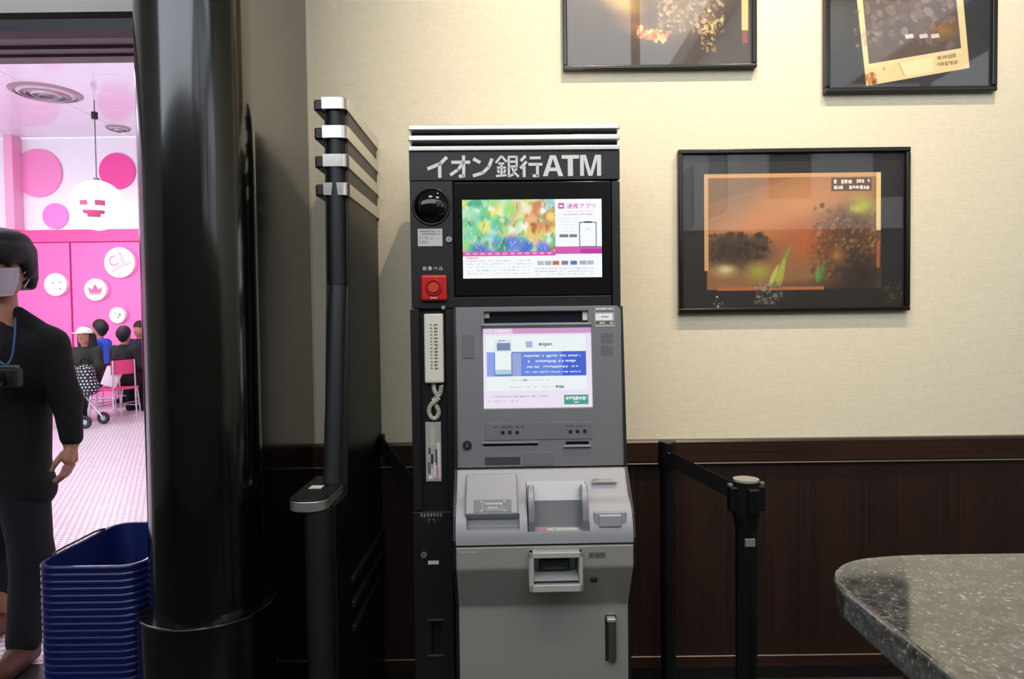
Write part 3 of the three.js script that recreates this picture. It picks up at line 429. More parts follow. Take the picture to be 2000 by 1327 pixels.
  // black cheeks either side of the grey unit
  const cheek = new THREE.Shape([[0.1, 0], [0.595, 0], [0.595, yOf(1184, 0.585)], [0.678, yOf(1112, 0.67)], [0.678, yOf(1055, 0.67)], [0.655, yOf(1010, 0.66)], [0.61, yOf(962, 0.6)], [0.555, yOf(915, 0.545)], [0.5, yOf(600, 0.49)], [0.1, yOf(600, 0.49)]].map(([a, b]) => new THREE.Vector2(a, b)));
  for (const x of [gl, gr + 0.0085]) part('cheek_panel', new THREE.ExtrudeGeometry(cheek, { depth: 0.0085, bevelEnabled: false }).rotateY(-Math.PI / 2).translate(x, 0, -0.012), cab, atm);

  // ---- grey unit
  const grey = mat('#77787c', 0.5, 0.1), greyLight = mat('#a6a6ac', 0.45, 0.1), silverBody = mat('#a3a099', 0.42, 0.25);
  const fx = (gl + gr) / 2, y0 = yOf(600, 0.49), y1 = yOf(912, 0.535);
  const fas = part('upper_fascia', new THREE.BufferGeometry(), grey, atm);
  fas.position.set(fx, y0, 0.49); fas.rotation.x = -Math.atan2(0.045, y0 - y1); fas.updateMatrixWorld(true);
  const R = (a, b, c, d, z = 0) => rect(fas, a, b, c, d, z);
  {
    const s = new THREE.Shape(), hw = (gr - gl) / 2, bot = R(1000, 600, 1100, 911).b, r = 0.018;
    s.moveTo(-hw, bot); s.lineTo(hw, bot); s.lineTo(hw, -r); s.quadraticCurveTo(hw, 0, hw - r, 0); s.lineTo(-hw, 0); s.closePath();
    const hole = (q) => { const p = new THREE.Path(); p.moveTo(q.l, q.b); p.lineTo(q.l, q.t); p.lineTo(q.r, q.t); p.lineTo(q.r, q.b); p.closePath(); s.holes.push(p); };
    const scr = R(941, 637, 1158, 799), win = R(944, 607, 1150, 632), slot = R(943, 867, 1051, 873), card = R(1104, 862, 1151, 870);
    [scr, win, slot, card].forEach(hole);
    fas.geometry = new THREE.ExtrudeGeometry(s, { depth: 0.03, bevelEnabled: true, bevelSize: 0.002, bevelThickness: 0.002, bevelSegments: 2 }).translate(0, 0, -0.032);
    part('fascia_backing', [span(-hw + 0.004, hw - 0.004, bot + 0.004, -0.01, -0.06, -0.034)], grey, fas);
    const ui = canvas(880, 640, (g, w, h) => {
      g.fillStyle = '#f3e9fb'; g.fillRect(0, 0, w, h); g.fillStyle = '#d2a3cf'; g.fillRect(0, 0, w, 44); g.fillStyle = '#e6cdea'; g.fillRect(0, 0, 240, 44); marks(g, 20, 12, 200, 20, '#f6ecf8', 0.8);
      g.fillStyle = '#f4fbfd'; g.fillRect(24, 60, 810, 440);
      g.fillStyle = '#6f8be6'; g.fillRect(28, 190, 806, 196); g.fillStyle = '#93aaf0'; g.fillRect(28, 190, 60, 196); g.fillStyle = '#9fb0dd'; g.fillRect(236, 200, 70, 186); g.fillStyle = '#4a66d8'; g.fillRect(640, 190, 194, 196);
      for (const [y, hh, x, ww] of [[216, 20, 330, 460], [258, 22, 362, 390], [304, 18, 340, 430], [348, 13, 340, 450]]) marks(g, x, y, ww, hh, '#dfe8ff', 0.85);
      g.fillStyle = '#e9eef4'; g.fillRect(92, 88, 140, 110); g.fillStyle = '#7f90b6'; g.fillRect(112, 118, 108, 60); g.fillStyle = '#f4fcfc'; g.fillRect(96, 190, 130, 160); g.fillStyle = '#b9d9da'; g.fillRect(96, 332, 130, 36); marks(g, 130, 94, 60, 10, '#6a7280');
      g.fillStyle = '#aebfe0'; g.fillRect(346, 106, 54, 52); marks(g, 452, 120, 110, 30, '#8f949c', 0.7); marks(g, 316, 410, 38, 18, '#8b8f94', 1); marks(g, 200, 412, 330, 14, '#dcdee4', 0.6); marks(g, 210, 466, 360, 14, '#dcdee4', 0.6); marks(g, 584, 462, 70, 26, '#8d9197', 1);
      marks(g, 40, 540, 480, 15, '#c9bfce', 0.7); marks(g, 40, 576, 240, 15, '#d4cbd8', 0.6);
      g.fillStyle = '#57a08f'; g.fillRect(650, 540, 196, 76); marks(g, 664, 552, 168, 30, '#d8f4ec', 0.95); marks(g, 730, 592, 40, 14, '#c9ece2', 0.9);
    });
    const scq = R(944, 641, 1156, 797, -0.012);
    const sc = part('touch_screen', bx(scq.w, scq.h, 0.004, scq.x, scq.y, -0.014), mat('#0a0a0a', 0.2, 0, { emissiveMap: ui, emissive: new THREE.Color(1, 1, 1), emissiveIntensity: 0.98 }), fas);
    const l2 = new THREE.RectAreaLight(0xf4ecff, 0.7, scq.w, scq.h); l2.position.set(scq.x, scq.y, -0.009); l2.rotation.y = Math.PI; sc.add(l2);
    part('camera_window', bx(win.w, win.h, 0.002, win.x, win.y, -0.026), mat('#1b2530', 0.08), fas);
    part('window_lip', rb(win.w + 0.012, 0.006, 0.012, 0.002, win.x, win.b - 0.004, 0.004), mat('#8b8c90', 0.35, 0.3), fas);
    const w1 = R(945, 609, 956, 622, -0.01); part('window_button', rb(w1.w, w1.h, 0.01, 0.002, w1.x, w1.y, -0.018), mat('#a8a8ac', 0.4), fas);
    const w2 = R(1138, 607, 1150, 626, -0.01); part('window_button', rb(w2.w, w2.h, 0.012, 0.002, w2.x, w2.y, -0.018), mat('#e8e4d4', 0.4), fas);
    const lab = canvas(128, 144, (g, w, h) => { g.fillStyle = '#a5a5a9'; g.fillRect(0, 0, w, h); g.fillStyle = '#6c6c70'; g.fillRect(4, 18, 120, 16); marks(g, 10, 4, 100, 12, '#eceaea'); g.fillStyle = '#f3f2f0'; g.fillRect(4, 44, 112, 50); marks(g, 20, 62, 70, 16, '#9a9a9c'); g.fillStyle = '#55524c'; g.fillRect(4, 100, 120, 24); marks(g, 30, 104, 90, 16, '#d8d4c6', 0.6); });
    decal('warning_label', 1162, 601, 1200, 639, 0, lab, fas, fas);
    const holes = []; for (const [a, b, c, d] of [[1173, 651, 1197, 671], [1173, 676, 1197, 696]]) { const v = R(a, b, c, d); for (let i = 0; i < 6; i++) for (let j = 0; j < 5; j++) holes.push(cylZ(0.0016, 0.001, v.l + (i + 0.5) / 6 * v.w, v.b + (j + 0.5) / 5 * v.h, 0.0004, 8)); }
    part('speaker_hole_discs', holes, holeShadeM, fas).userData.kind = 'stuff';  // flat dark discs stand in for the shade inside the holes
    const v2 = R(903, 654, 926, 700); part('braille_plate', [rb(v2.w, v2.h, 0.002, 0.001, v2.x, v2.y, 0.001)], mat('#6a6b6f', 0.55), fas);
    part('media_plate', [(() => { const p = R(948, 826, 1156, 859); return rb(p.w, p.h, 0.0024, 0.001, p.x, p.y, 0.0012); })()], mat('#727378', 0.5, 0.1), fas);
    for (const [x, y] of [[982, 845.5], [996, 845], [1010, 845], [1114, 843.5], [1128, 843], [1142, 842.5]]) { const c = hit(fas, x, y, 0.0024); part('indicator', cylZ(0.0056, 0.002, c.x, c.y, 0.003, 16), mat('#1c1c1f', 0.4), fas); }
    const tx = (w) => canvas(256, 32, (g) => { g.fillStyle = '#727378'; g.fillRect(0, 0, 256, 32); marks(g, 4, 6, 248, 22, '#4a4b50', 0.85); });
    decal('plate_lettering', 962, 831, 1026, 838, 0.0024, tx(), fas, fas, 0.0005); decal('plate_lettering', 1104, 829, 1142, 836, 0.0024, tx(), fas, fas, 0.0005);
    { const c = hit(fas, 912.5, 870, 0); const k = part('key_switch', cylZ(0.0135, 0.006, c.x, c.y, 0.003), mat('#1d1d20', 0.4), fas); part('key_slot', bx(0.003, 0.012, 0.001, c.x, c.y, 0.0064), mat('#8f8f92', 0.4, 0.5), k); }
    part('card_lip', rb(card.w + 0.01, 0.004, 0.01, 0.0015, card.x, card.b - 0.003, 0.004), mat('#97989c', 0.35), fas);
    part('passbook_lip', rb(slot.w + 0.006, 0.004, 0.008, 0.0015, slot.x, slot.t + 0.003, 0.003), mat('#8c8d91', 0.35), fas);
    const dk = R(947, 893, 1016, 908); part('dark_plate', rb(dk.w, dk.h, 0.002, 0.0008, dk.x, dk.y, 0.001), mat('#3c3c41', 0.5), fas);
    const op = R(1023, 884, 1083, 910); part('service_flap', rb(op.w, op.h, 0.0024, 0.001, op.x, op.y, 0.0012), mat('#717277', 0.5, 0.1), fas);
  }
  // console with the cash tray
  part('console_gap', span(gl + 0.004, gr - 0.004, yOf(919, 0.53), yOf(909, 0.53), 0.3, 0.5), grey, atm);
  {
    const top = yOf(917, 0.545), K = [[0.47, top], [0.545, top], [0.56, yOf(932, 0.56)], [0.598, yOf(968, 0.598)], [0.63, yOf(988, 0.63)], [0.656, yOf(1012, 0.656)], [0.67, yOf(1040, 0.67)], [0.672, yOf(1063, 0.672)]];
    const s = new THREE.Shape(); s.moveTo(0.3, K[7][1]); s.lineTo(0.3, top); s.lineTo(K[1][0], K[1][1]); s.splineThru(K.slice(2).map(([a, b]) => new THREE.Vector2(a, b))); s.closePath();
    const body = new THREE.ExtrudeGeometry(s, { depth: gr - gl, bevelEnabled: false, curveSegments: 24 }).rotateY(-Math.PI / 2).translate(gr, 0, 0);
    const pk = rect(atm, 1029, 960, 1148, 1030, 0.63), floorY = yOf(1037, 0.655), ev = new Evaluator(); ev.useGroups = false; ev.attributes = ['position', 'normal', 'uv'];
    const A = new Brush(body), Bq = new Brush(bx(pk.w, 0.3, 0.2, pk.x, floorY + 0.15, 0.57 + 0.1)); A.updateMatrixWorld(); Bq.updateMatrixWorld();
    const Cq = rect(atm, 911, 1008, 1015, 1036, 0.664), Cb = new Brush(bx(Cq.w, Cq.h, 0.06, Cq.x, Cq.y, 0.665 + 0.006)); Cb.updateMatrixWorld();
    const con = part('console', ev.evaluate(ev.evaluate(A, Bq, SUBTRACTION), Cb, SUBTRACTION).geometry, greyLight, atm);
    // tray: sloped back, dark shutter, two fins, sticker on the lip
    const b1 = hit(atm, 1088, 940, 0.572), b2 = hit(atm, 1088, 978, 0.6), b3 = hit(atm, 1088, 1032, 0.62);
    const quad = (p, q2, w, th) => { const d = p.clone().sub(q2), g = bx(w, d.length(), th); g.rotateX(Math.atan2(d.z, d.y)); return g.translate(pk.x, (p.y + q2.y) / 2, (p.z + q2.z) / 2); };
    part('tray_back', quad(b1, b2, pk.w - 0.004, 0.004), mat('#b4b4b6', 0.4, 0.15), con);
    part('note_shutter', quad(b2, b3, pk.w - 0.03, 0.004), grey, con);
    for (const x of [1037, 1141]) { const a = hit(atm, x, 985, 0.63).x, f = new THREE.Shape(); f.moveTo(0.575, floorY); f.lineTo(0.664, floorY); f.lineTo(0.667, floorY + 0.03); f.quadraticCurveTo(0.65, yOf(962, 0.64), 0.628, yOf(950, 0.63)); f.quadraticCurveTo(0.6, yOf(948, 0.6), 0.575, yOf(958, 0.58)); f.closePath(); part('tray_fin', new THREE.ExtrudeGeometry(f, { depth: 0.012, bevelEnabled: true, bevelSize: 0.003, bevelThickness: 0.003, bevelSegments: 2 }).rotateY(-Math.PI / 2).translate(a + 0.006, 0, 0), mat('#8f9096', 0.3, 0.3), con); }
    const st = canvas(256, 32, (g) => { g.fillStyle = '#c9cfc6'; g.fillRect(0, 0, 256, 32); g.fillStyle = '#c9909a'; g.fillRect(0, 0, 60, 32); g.fillStyle = '#a9c0a6'; g.fillRect(96, 4, 70, 22); marks(g, 70, 8, 180, 16, '#e8ece6', 0.6); });
    { const r = rect(atm, 1050, 1028, 1129, 1037, 0.645), g = bx(r.w, 0.001, 0.022, r.x, floorY + 0.001, 0.648); part('tray_sticker', g, printMat(st), con); }
    // coin lid on the left slope
    const sl1 = new THREE.Group(); sl1.name = 'coin_unit'; atm.add(sl1);
    const pa = hit(atm, 960, 922, 0.552), pb = hit(atm, 960, 1003, 0.655);
    sl1.position.copy(pa); sl1.rotation.x = -Math.atan2(pb.z - pa.z, pa.y - pb.y); sl1.updateMatrixWorld(true);
    const lid = rect(sl1, 909, 924, 1011, 1004, 0.012), sh = rect(sl1, 925, 977, 999, 1001, 0.0125);
    part('coin_lid', rb(lid.w, lid.h, 0.03, 0.006, lid.x, lid.y, -0.003), greyLight, sl1);
    const pat = canvas(256, 96, (g) => { g.fillStyle = '#808186'; g.fillRect(0, 0, 256, 96); g.strokeStyle = '#a9aaae'; g.lineWidth = 5; g.strokeRect(60, 22, 130, 54); g.fillStyle = '#c4c4c8'; g.fillRect(76, 28, 120, 9); marks(g, 96, 52, 70, 20, '#b4b4b8', 0.9); g.fillStyle = '#b2b3b7'; for (const [x, y] of [[46, 8], [200, 8], [46, 80], [200, 80]]) g.fillRect(x, y, 16, 12); });
    part('coin_shutter', bx(sh.w, sh.h, 0.002, sh.x, sh.y, 0.0128), printMat(pat), sl1);
    part('coin_tray', bx(Cq.w - 0.002, Cq.h - 0.002, 0.003, Cq.x, Cq.y, 0.6425), greyLight, con);
    // right block: pad, pattern of lines
    const pad = rect(atm, 1170, 1006, 1214, 1030, 0.668); part('reader_pad', [rb(pad.w, pad.h, 0.016, 0.004, pad.x, pad.y, 0.664)], mat('#b2b2b6', 0.34, 0.2), con);
    const rim = rect(atm, 1160, 1000, 1225, 1036, 0.666); part('reader_frame', rb(rim.w, rim.h, 0.012, 0.006, rim.x, rim.y, 0.659), greyLight, con);
    const tp = new THREE.Group(); tp.name = 'slope_print'; atm.add(tp); tp.position.copy(pa); tp.rotation.copy(sl1.rotation); tp.updateMatrixWorld(true);
    decal('lettering', 1156, 934, 1206, 942, 0.0035, canvas(256, 40, (g) => { g.fillStyle = '#aaaaae'; g.fillRect(0, 0, 256, 40); marks(g, 4, 6, 70, 28, '#6c6d72', 1); marks(g, 90, 10, 150, 20, '#86878b', 0.7); }), tp, tp, 0.0008);
  }
  // lower body with receipt tray and door
  {
    const t = yOf(1068, 0.672), s = new THREE.Shape(), yA = yOf(1112, 0.672), yB = yOf(1182, 0.585);
    s.moveTo(0.3, 0.02); s.lineTo(0.585, 0.02); s.lineTo(0.585, yB - 0.01); s.quadraticCurveTo(0.585, yB, 0.591, yB + 0.007); s.lineTo(0.666, yA - 0.007); s.quadraticCurveTo(0.672, yA, 0.672, yA + 0.01); s.lineTo(0.672, t - 0.003); s.quadraticCurveTo(0.672, t, 0.668, t); s.lineTo(0.3, t); s.closePath();
    const body = new THREE.ExtrudeGeometry(s, { depth: gr - gl - 0.002, bevelEnabled: false, curveSegments: 6 }).rotateY(-Math.PI / 2).translate(gr - 0.001, 0, 0);
    const o = rect(atm, 1043, 1091, 1131, 1143, 0.69), ev = new Evaluator(); ev.useGroups = false; ev.attributes = ['position', 'normal', 'uv'];
    const A = new Brush(body), B = new Brush(bx(o.w, o.h, 0.2, o.x, o.y, 0.7)); A.updateMatrixWorld(); B.updateMatrixWorld();
    const low = part('lower_body', ev.evaluate(A, B, SUBTRACTION).geometry, silverBody, atm);
    const q = rect(atm, 1033, 1080, 1139, 1158, 0.692), fr = mat('#b9b8b2', 0.4, 0.15), zb = 0.58, zf = 0.692, D = zf - zb, zc = (zb + zf) / 2;
    const f = part('receipt_frame', [rb(q.w, q.t - o.t, D, 0.003, q.x, (q.t + o.t) / 2, zc), rb(q.w, o.b - q.b, D, 0.003, q.x, (q.b + o.b) / 2, zc), rb(o.l - q.l, q.h, D, 0.003, (q.l + o.l) / 2, q.y, zc), rb(q.r - o.r, q.h, D, 0.003, (q.r + o.r) / 2, q.y, zc)], fr, low);
    part('receipt_tray', bx(o.w - 0.002, 0.004, 0.075, o.x, o.b + 0.012, 0.65), mat('#c6cacb', 0.35, 0.2), f);
    part('receipt_back', bx(o.w, o.h, 0.004, o.x, o.y, 0.604), mat('#8f979b', 0.4, 0.2), f);
    const bk = rect(atm, 1054, 1092, 1112, 1115, 0.63); const mo = part('receipt_mouth', rb(bk.w, bk.h, 0.03, 0.003, bk.x, bk.y, 0.618), mat('#0a0a0b', 0.35), f); part('mouth_slit', bx(bk.w * 0.7, 0.003, 0.001, bk.x, bk.y - bk.h * 0.25, 0.6336), mat('#4a4a4c', 0.4), mo);
    decal('dark_label', 1150, 1079.5, 1183, 1090.5, 0.672, canvas(128, 40, (g) => { g.fillStyle = '#6b6a6c'; g.fillRect(0, 0, 128, 40); marks(g, 12, 10, 100, 20, '#47464a', 0.9); }), low);
    { const c = hit(atm, 1160, 1133, 0.646); part('door_lock', [new THREE.CylinderGeometry(0.011, 0.011, 0.008, 24).rotateX(Math.PI / 2 + 0.74).translate(c.x, c.y, 0.644)], mat('#3a3836', 0.3, 0.6), low); }
    decal('maker_badge', 897, 1079, 930, 1082, 0.672, mat('#b7b5ae', 0.4, 0.3), low);
    const hq = rect(atm, 1182.5, 1203, 1204, 1293, 0.591), hd = part('handle_backplate', bx(hq.w, hq.h, 0.001, hq.x, hq.y, 0.5858), mat('#2a2927', 0.5), low);  // flat dark plate behind the handle bar, no depth is cut
    part('handle_bar', [rb(hq.w * 0.62, hq.h * 0.94, 0.018, 0.006, hq.x + hq.w * 0.06, hq.y - hq.h * 0.02, 0.598)], mat('#8a8884', 0.22, 0.85), hd); part('handle_cap', rb(hq.w * 0.8, 0.011, 0.022, 0.003, hq.x, hq.t - 0.008, 0.597), mat('#dedcd6', 0.25, 0.6), hd);
  }
}

// ------------------------------------------------------------------ framed pictures
{
  const fm = mat('#15120f', 0.22), glass = mat('#ffffff', 0.02, 0, { transmission: 1, thickness: 0, ior: 1.5 });
  function picture(x0, y0, x1, y1, bar, depth, label, draw, res) {
    const t = thing('framed_picture', label, 'picture'), q = rect(null, x0, y0, x1, y1, depth), b = bar / 520;
    t.position.set(q.x, q.y, 0.001);
    const w = q.w, h = q.h, bev = 0.004;
    for (const [sx, sy, len, vert] of [[0, 1, w, 0], [0, -1, w, 0], [1, 0, h - 2 * b, 1], [-1, 0, h - 2 * b, 1]]) {
      const g = vert ? rb(b, len, depth, bev, sx * (w / 2 - b / 2), 0, depth / 2) : rb(len, b, depth, bev, 0, sy * (h / 2 - b / 2), depth / 2);
      part('frame_rail', g, fm, t);
    }
    const tex = canvas(res, Math.round(res * h / w), draw);
    part('print', bx(w - 2 * b + 0.002, h - 2 * b + 0.002, 0.003, 0, 0, depth - 0.018), mat('#ffffff', 0.6, 0, { map: tex }), t);
    part('glass', new THREE.PlaneGeometry(w - 2 * b + 0.001, h - 2 * b + 0.001).translate(0, 0, depth - 0.013), glass, t);
    return t;
  }
  const blot = (g, x, y, rx, ry, c, a, rot = 0) => { g.save(); g.translate(x, y); g.rotate(rot); g.scale(1, ry / rx); const r = g.createRadialGradient(0, 0, 0, 0, 0, rx); r.addColorStop(0, c + a); r.addColorStop(1, c + '00'); g.fillStyle = r; g.fillRect(-rx, -rx, 2 * rx, 2 * rx); g.restore(); };
  const speck = (g, x, y, w, h, n, cols, s0, s1, alpha = 0.7) => { for (let i = 0; i < n; i++) { g.globalAlpha = alpha * rnd(); g.fillStyle = cols[Math.floor(rnd() * cols.length)]; const s = s0 + rnd() * (s1 - s0); g.beginPath(); g.ellipse(x + rnd() * w, y + rnd() * h, s, s * (0.4 + rnd() * 0.5), rnd() * 3, 0, 7); g.fill(); } g.globalAlpha = 1; };
  // large landscape picture (photo pixels 1325..1780 x 289..612)
  picture(1325.5, 289, 1779, 609.5, 9, 0.026, 'wide black framed picture of orange ground and green leaves on the cream wall', (g, w, h) => {
    const X = (p) => (p - 1337) / 430 * w, Y = (p) => (p - 300) / 298 * h, S = w / 430;
    g.fillStyle = '#1d1a18'; g.fillRect(0, 0, w, h);
    g.save(); g.beginPath(); g.rect(X(1385), Y(340), X(1722) - X(1385), Y(562) - Y(340)); g.clip();
    g.fillStyle = '#8f6240'; g.fillRect(0, 0, w, h); blot(g, X(1560), Y(400), 190 * S, 70 * S, '#cf8f58', 'e0', -0.3); blot(g, X(1500), Y(430), 160 * S, 40 * S, '#c87840', 'd0', -0.35); blot(g, X(1590), Y(470), 100 * S, 60 * S, '#b85a2a', 'e0'); blot(g, X(1420), Y(370), 90 * S, 60 * S, '#7a6a58', 'c0');
    g.strokeStyle = '#c9925c'; g.globalAlpha = 0.35; for (let i = 0; i < 9; i++) { g.globalAlpha = 0.12; g.lineWidth = (8 + rnd() * 14) * S; g.beginPath(); g.moveTo(X(1390), Y(470 - i * 9)); g.lineTo(X(1720), Y(375 - i * 9)); g.stroke(); } g.globalAlpha = 1;
    blot(g, X(1440), Y(490), 90 * S, 45 * S, '#2c211b', 'ff'); blot(g, X(1440), Y(480), 70 * S, 32 * S, '#3a2c20', 'ff'); blot(g, X(1660), Y(490), 85 * S, 105 * S, '#4a3020', 'ff'); blot(g, X(1670), Y(480), 70 * S, 90 * S, '#503422', 'ff');
    speck(g, X(1590), Y(400), 130 * S, 150 * S, 500, ['#6d4a30', '#8a6240', '#3a2a1c', '#b08a50', '#5a6030', '#a87a4c'], 2 * S, 6 * S);
    speck(g, X(1390), Y(455), 120 * S, 50 * S, 200, ['#2a201a', '#4a3a28', '#3a3020'], 3 * S, 9 * S);
    blot(g, X(1690), Y(400), 36 * S, 26 * S, '#a8b030', 'ff', 0.4); blot(g, X(1676), Y(408), 22 * S, 14 * S, '#c2c44a', 'e0');
    blot(g, X(1640), Y(500), 22 * S, 26 * S, '#c08038', 'e0'); blot(g, X(1420), Y(525), 34 * S, 18 * S, '#b4b070', 'ff'); blot(g, X(1422), Y(522), 20 * S, 10 * S, '#d8d49a', 'd0'); blot(g, X(1485), Y(527), 34 * S, 26 * S, '#a0a040', 'ff');
    for (const [a, b, c, d, col, wd] of [[1514, 556, 1550, 470, '#7f8f38', 9], [1522, 556, 1536, 500, '#a8a848', 10], [1508, 552, 1524, 512, '#c0bc58', 7], [1603, 548, 1612, 506, '#4a8a40', 7], [1598, 550, 1600, 520, '#5f9a48', 5]]) { g.fillStyle = col; g.globalAlpha = 0.9; g.beginPath(); g.moveTo(X(a - wd * 0.6), Y(b)); g.quadraticCurveTo(X((a + c) / 2 - wd), Y((b + d) / 2), X(c), Y(d)); g.quadraticCurveTo(X((a + c) / 2 + wd), Y((b + d) / 2), X(a + wd * 0.6), Y(b)); g.fill(); g.globalAlpha = 1; }
    blot(g, X(1600), Y(575), 150 * S, 36 * S, '#1a1512', 'f0'); blot(g, X(1690), Y(540), 90 * S, 70 * S, '#1a1512', 'f0'); g.restore();
    g.fillStyle = '#cf9f6a'; g.fillRect(X(1380), Y(338), X(1716) - X(1380), 8 * S); g.fillRect(X(1380), Y(338), 8 * S, Y(525) - Y(338)); g.fillStyle = '#e8cf90'; g.fillRect(X(1713), Y(338), 9 * S, Y(450) - Y(338)); g.fillStyle = '#a85a34'; g.fillRect(X(1714), Y(475), 6 * S, 48 * S); g.fillStyle = '#b0683c'; g.fillRect(X(1405), Y(557), X(1612) - X(1405), 7 * S);
    g.fillStyle = '#5a3c2c'; g.fillRect(X(1626), Y(348), 78 * S, 26 * S); marks(g, X(1631), Y(351), 70 * S, 9 * S, '#e8ddca', 0.85); marks(g, X(1631), Y(363), 70 * S, 9 * S, '#e8ddca', 0.85);
    speck(g, X(1480), Y(550), 50 * S, 40 * S, 110, ['#8a8678', '#b0aa9a', '#5a564c'], 1.5 * S, 5 * S); speck(g, X(1395), Y(575), 20 * S, 20 * S, 18, ['#d8d4ca'], 1 * S, 3 * S, 1);
    speck(g, X(1732), Y(552), 32 * S, 38 * S, 40, ['#6a4a1c', '#4a3616'], 2 * S, 5 * S);
  }, 1024);
  // large portrait picture, top centre
  const topOf = (px, py, hm) => { const b = hit(null, px, py, 0.026).y; return b + hm; };
  const pyFor = (px, y) => { let lo = -900, hi = 600; for (let i = 0; i < 50; i++) { const m = (lo + hi) / 2; if (hit(null, px, m, 0.026).y > y) lo = m; else hi = m; } return lo; };
  const t1 = pyFor(1288, topOf(1288, 134, 1.03));
  picture(1097.5, t1, 1478.5, 134, 8, 0.026, 'tall black framed brown picture with golden glow hung above the cash machine', (g, w, h) => {
    const S = w / 365, X = (p) => (p - 1105) * S, Y = (p) => h - (127 - p) * S;
    g.fillStyle = '#40352e'; g.fillRect(0, 0, w, h); blot(g, X(1200), Y(-140), 280 * S, 250 * S, '#7a6040', 'd0'); blot(g, X(1230), Y(-60), 130 * S, 90 * S, '#c89a50', 'd0'); blot(g, X(1215), Y(4), 60 * S, 30 * S, '#e0b464', 'e0', 0.5); blot(g, X(1440), Y(60), 110 * S, 120 * S, '#2a211e', 'f0');
    blot(g, X(1240), Y(50), 60 * S, 24 * S, '#9a6a50', 'd0', 0.5); blot(g, X(1330), Y(30), 110 * S, 60 * S, '#7d664c', 'e0', -0.4); speck(g, X(1285), Y(-60), 130 * S, 125 * S, 700, ['#a88a60', '#c8ae80', '#6a5440', '#e0caa0', '#7a6850'], 2 * S, 6 * S);
    g.save(); g.translate(X(1275), Y(66)); g.rotate(0.25); for (let i = 0; i < 60; i++) { g.fillStyle = ['#e6a860', '#f2c888', '#c87c40', '#a85c34'][i % 4]; g.globalAlpha = 0.8; g.beginPath(); g.ellipse((rnd() - 0.5) * 56 * S, (rnd() - 0.5) * 18 * S, 6 * S, 3.5 * S, rnd() * 3, 0, 7); g.fill(); } g.restore(); g.globalAlpha = 1;
    speck(g, X(1370), Y(40), 30 * S, 60 * S, 90, ['#c89a60', '#e0c088', '#8a5c3c'], 2 * S, 4 * S); g.fillStyle = '#cfae74'; g.fillRect(X(1450), Y(-400), 13 * S, 460 * S); g.fillStyle = '#7a3a20'; g.fillRect(X(1451), Y(60), 11 * S, 25 * S);
  }, 720);
  const t2 = pyFor(1780, topOf(1780, 179, 0.86));
  picture(1612, t2, 1950.5, 179, 10, 0.026, 'black framed dark picture with a tilted worn cream card on the wall', (g, w, h) => {
    const S = w / 318, X = (p) => (p - 1622) * S, Y = (p) => h - (169 - p) * S;
    g.fillStyle = '#232225'; g.fillRect(0, 0, w, h); blot(g, X(1640), Y(30), 60 * S, 90 * S, '#3c3a30', 'c0'); blot(g, X(1880), Y(140), 130 * S, 80 * S, '#33343c', 'e0');
    const quad = (c, ...p) => { g.fillStyle = c; g.beginPath(); p.forEach(([a, b], i) => g[i ? 'lineTo' : 'moveTo'](X(a), Y(b))); g.fill(); };
    quad('#e3cb98', [1650, -240], [1858, -280], [1900, 132], [1697, 164]); quad('#5a4a44', [1667, -222], [1845, -258], [1883, 94], [1702, 122]);
    speck(g, X(1690), Y(-120), 180 * S, 210 * S, 380, ['#8a7a70', '#6a5a54', '#a09088', '#4a3c3a', '#b09a84'], 3 * S, 11 * S, 0.5); blot(g, X(1850), Y(60), 36 * S, 24 * S, '#9a6a30', 'd0');
    for (const x of [1772, 1800, 1823]) quad('#cfc4c4', [x, 67], [x + 16, 65], [x + 18, 73], [x + 2, 75]);
    quad('#e6d09e', [1702, 122], [1883, 94], [1886, 104], [1704, 130]); quad('#efdcae', [1762, 122], [1828, 110], [1828, 138], [1772, 146]); g.strokeStyle = '#9a8458'; g.lineWidth = 1.5 * S; g.beginPath(); g.moveTo(X(1760), Y(120)); g.lineTo(X(1772), Y(146)); g.stroke();
    g.save(); g.translate(X(1836), Y(108)); g.rotate(-0.14); marks(g, 0, 0, 40 * S, 9 * S, '#a08a5e', 0.9); marks(g, -2 * S, 13 * S, 42 * S, 8 * S, '#a08a5e', 0.9); g.restore(); marks(g, X(1730), Y(128), 22 * S, 8 * S, '#b09a6c', 0.7);
    speck(g, X(1694), Y(140), 22 * S, 22 * S, 30, ['#a05a24', '#7a3c18', '#c08040'], 2 * S, 6 * S, 0.8); speck(g, X(1674), Y(20), 8 * S, 80 * S, 20, ['#a86a34', '#8a4a20'], 1.5 * S, 4 * S, 0.8);
  }, 640);
}

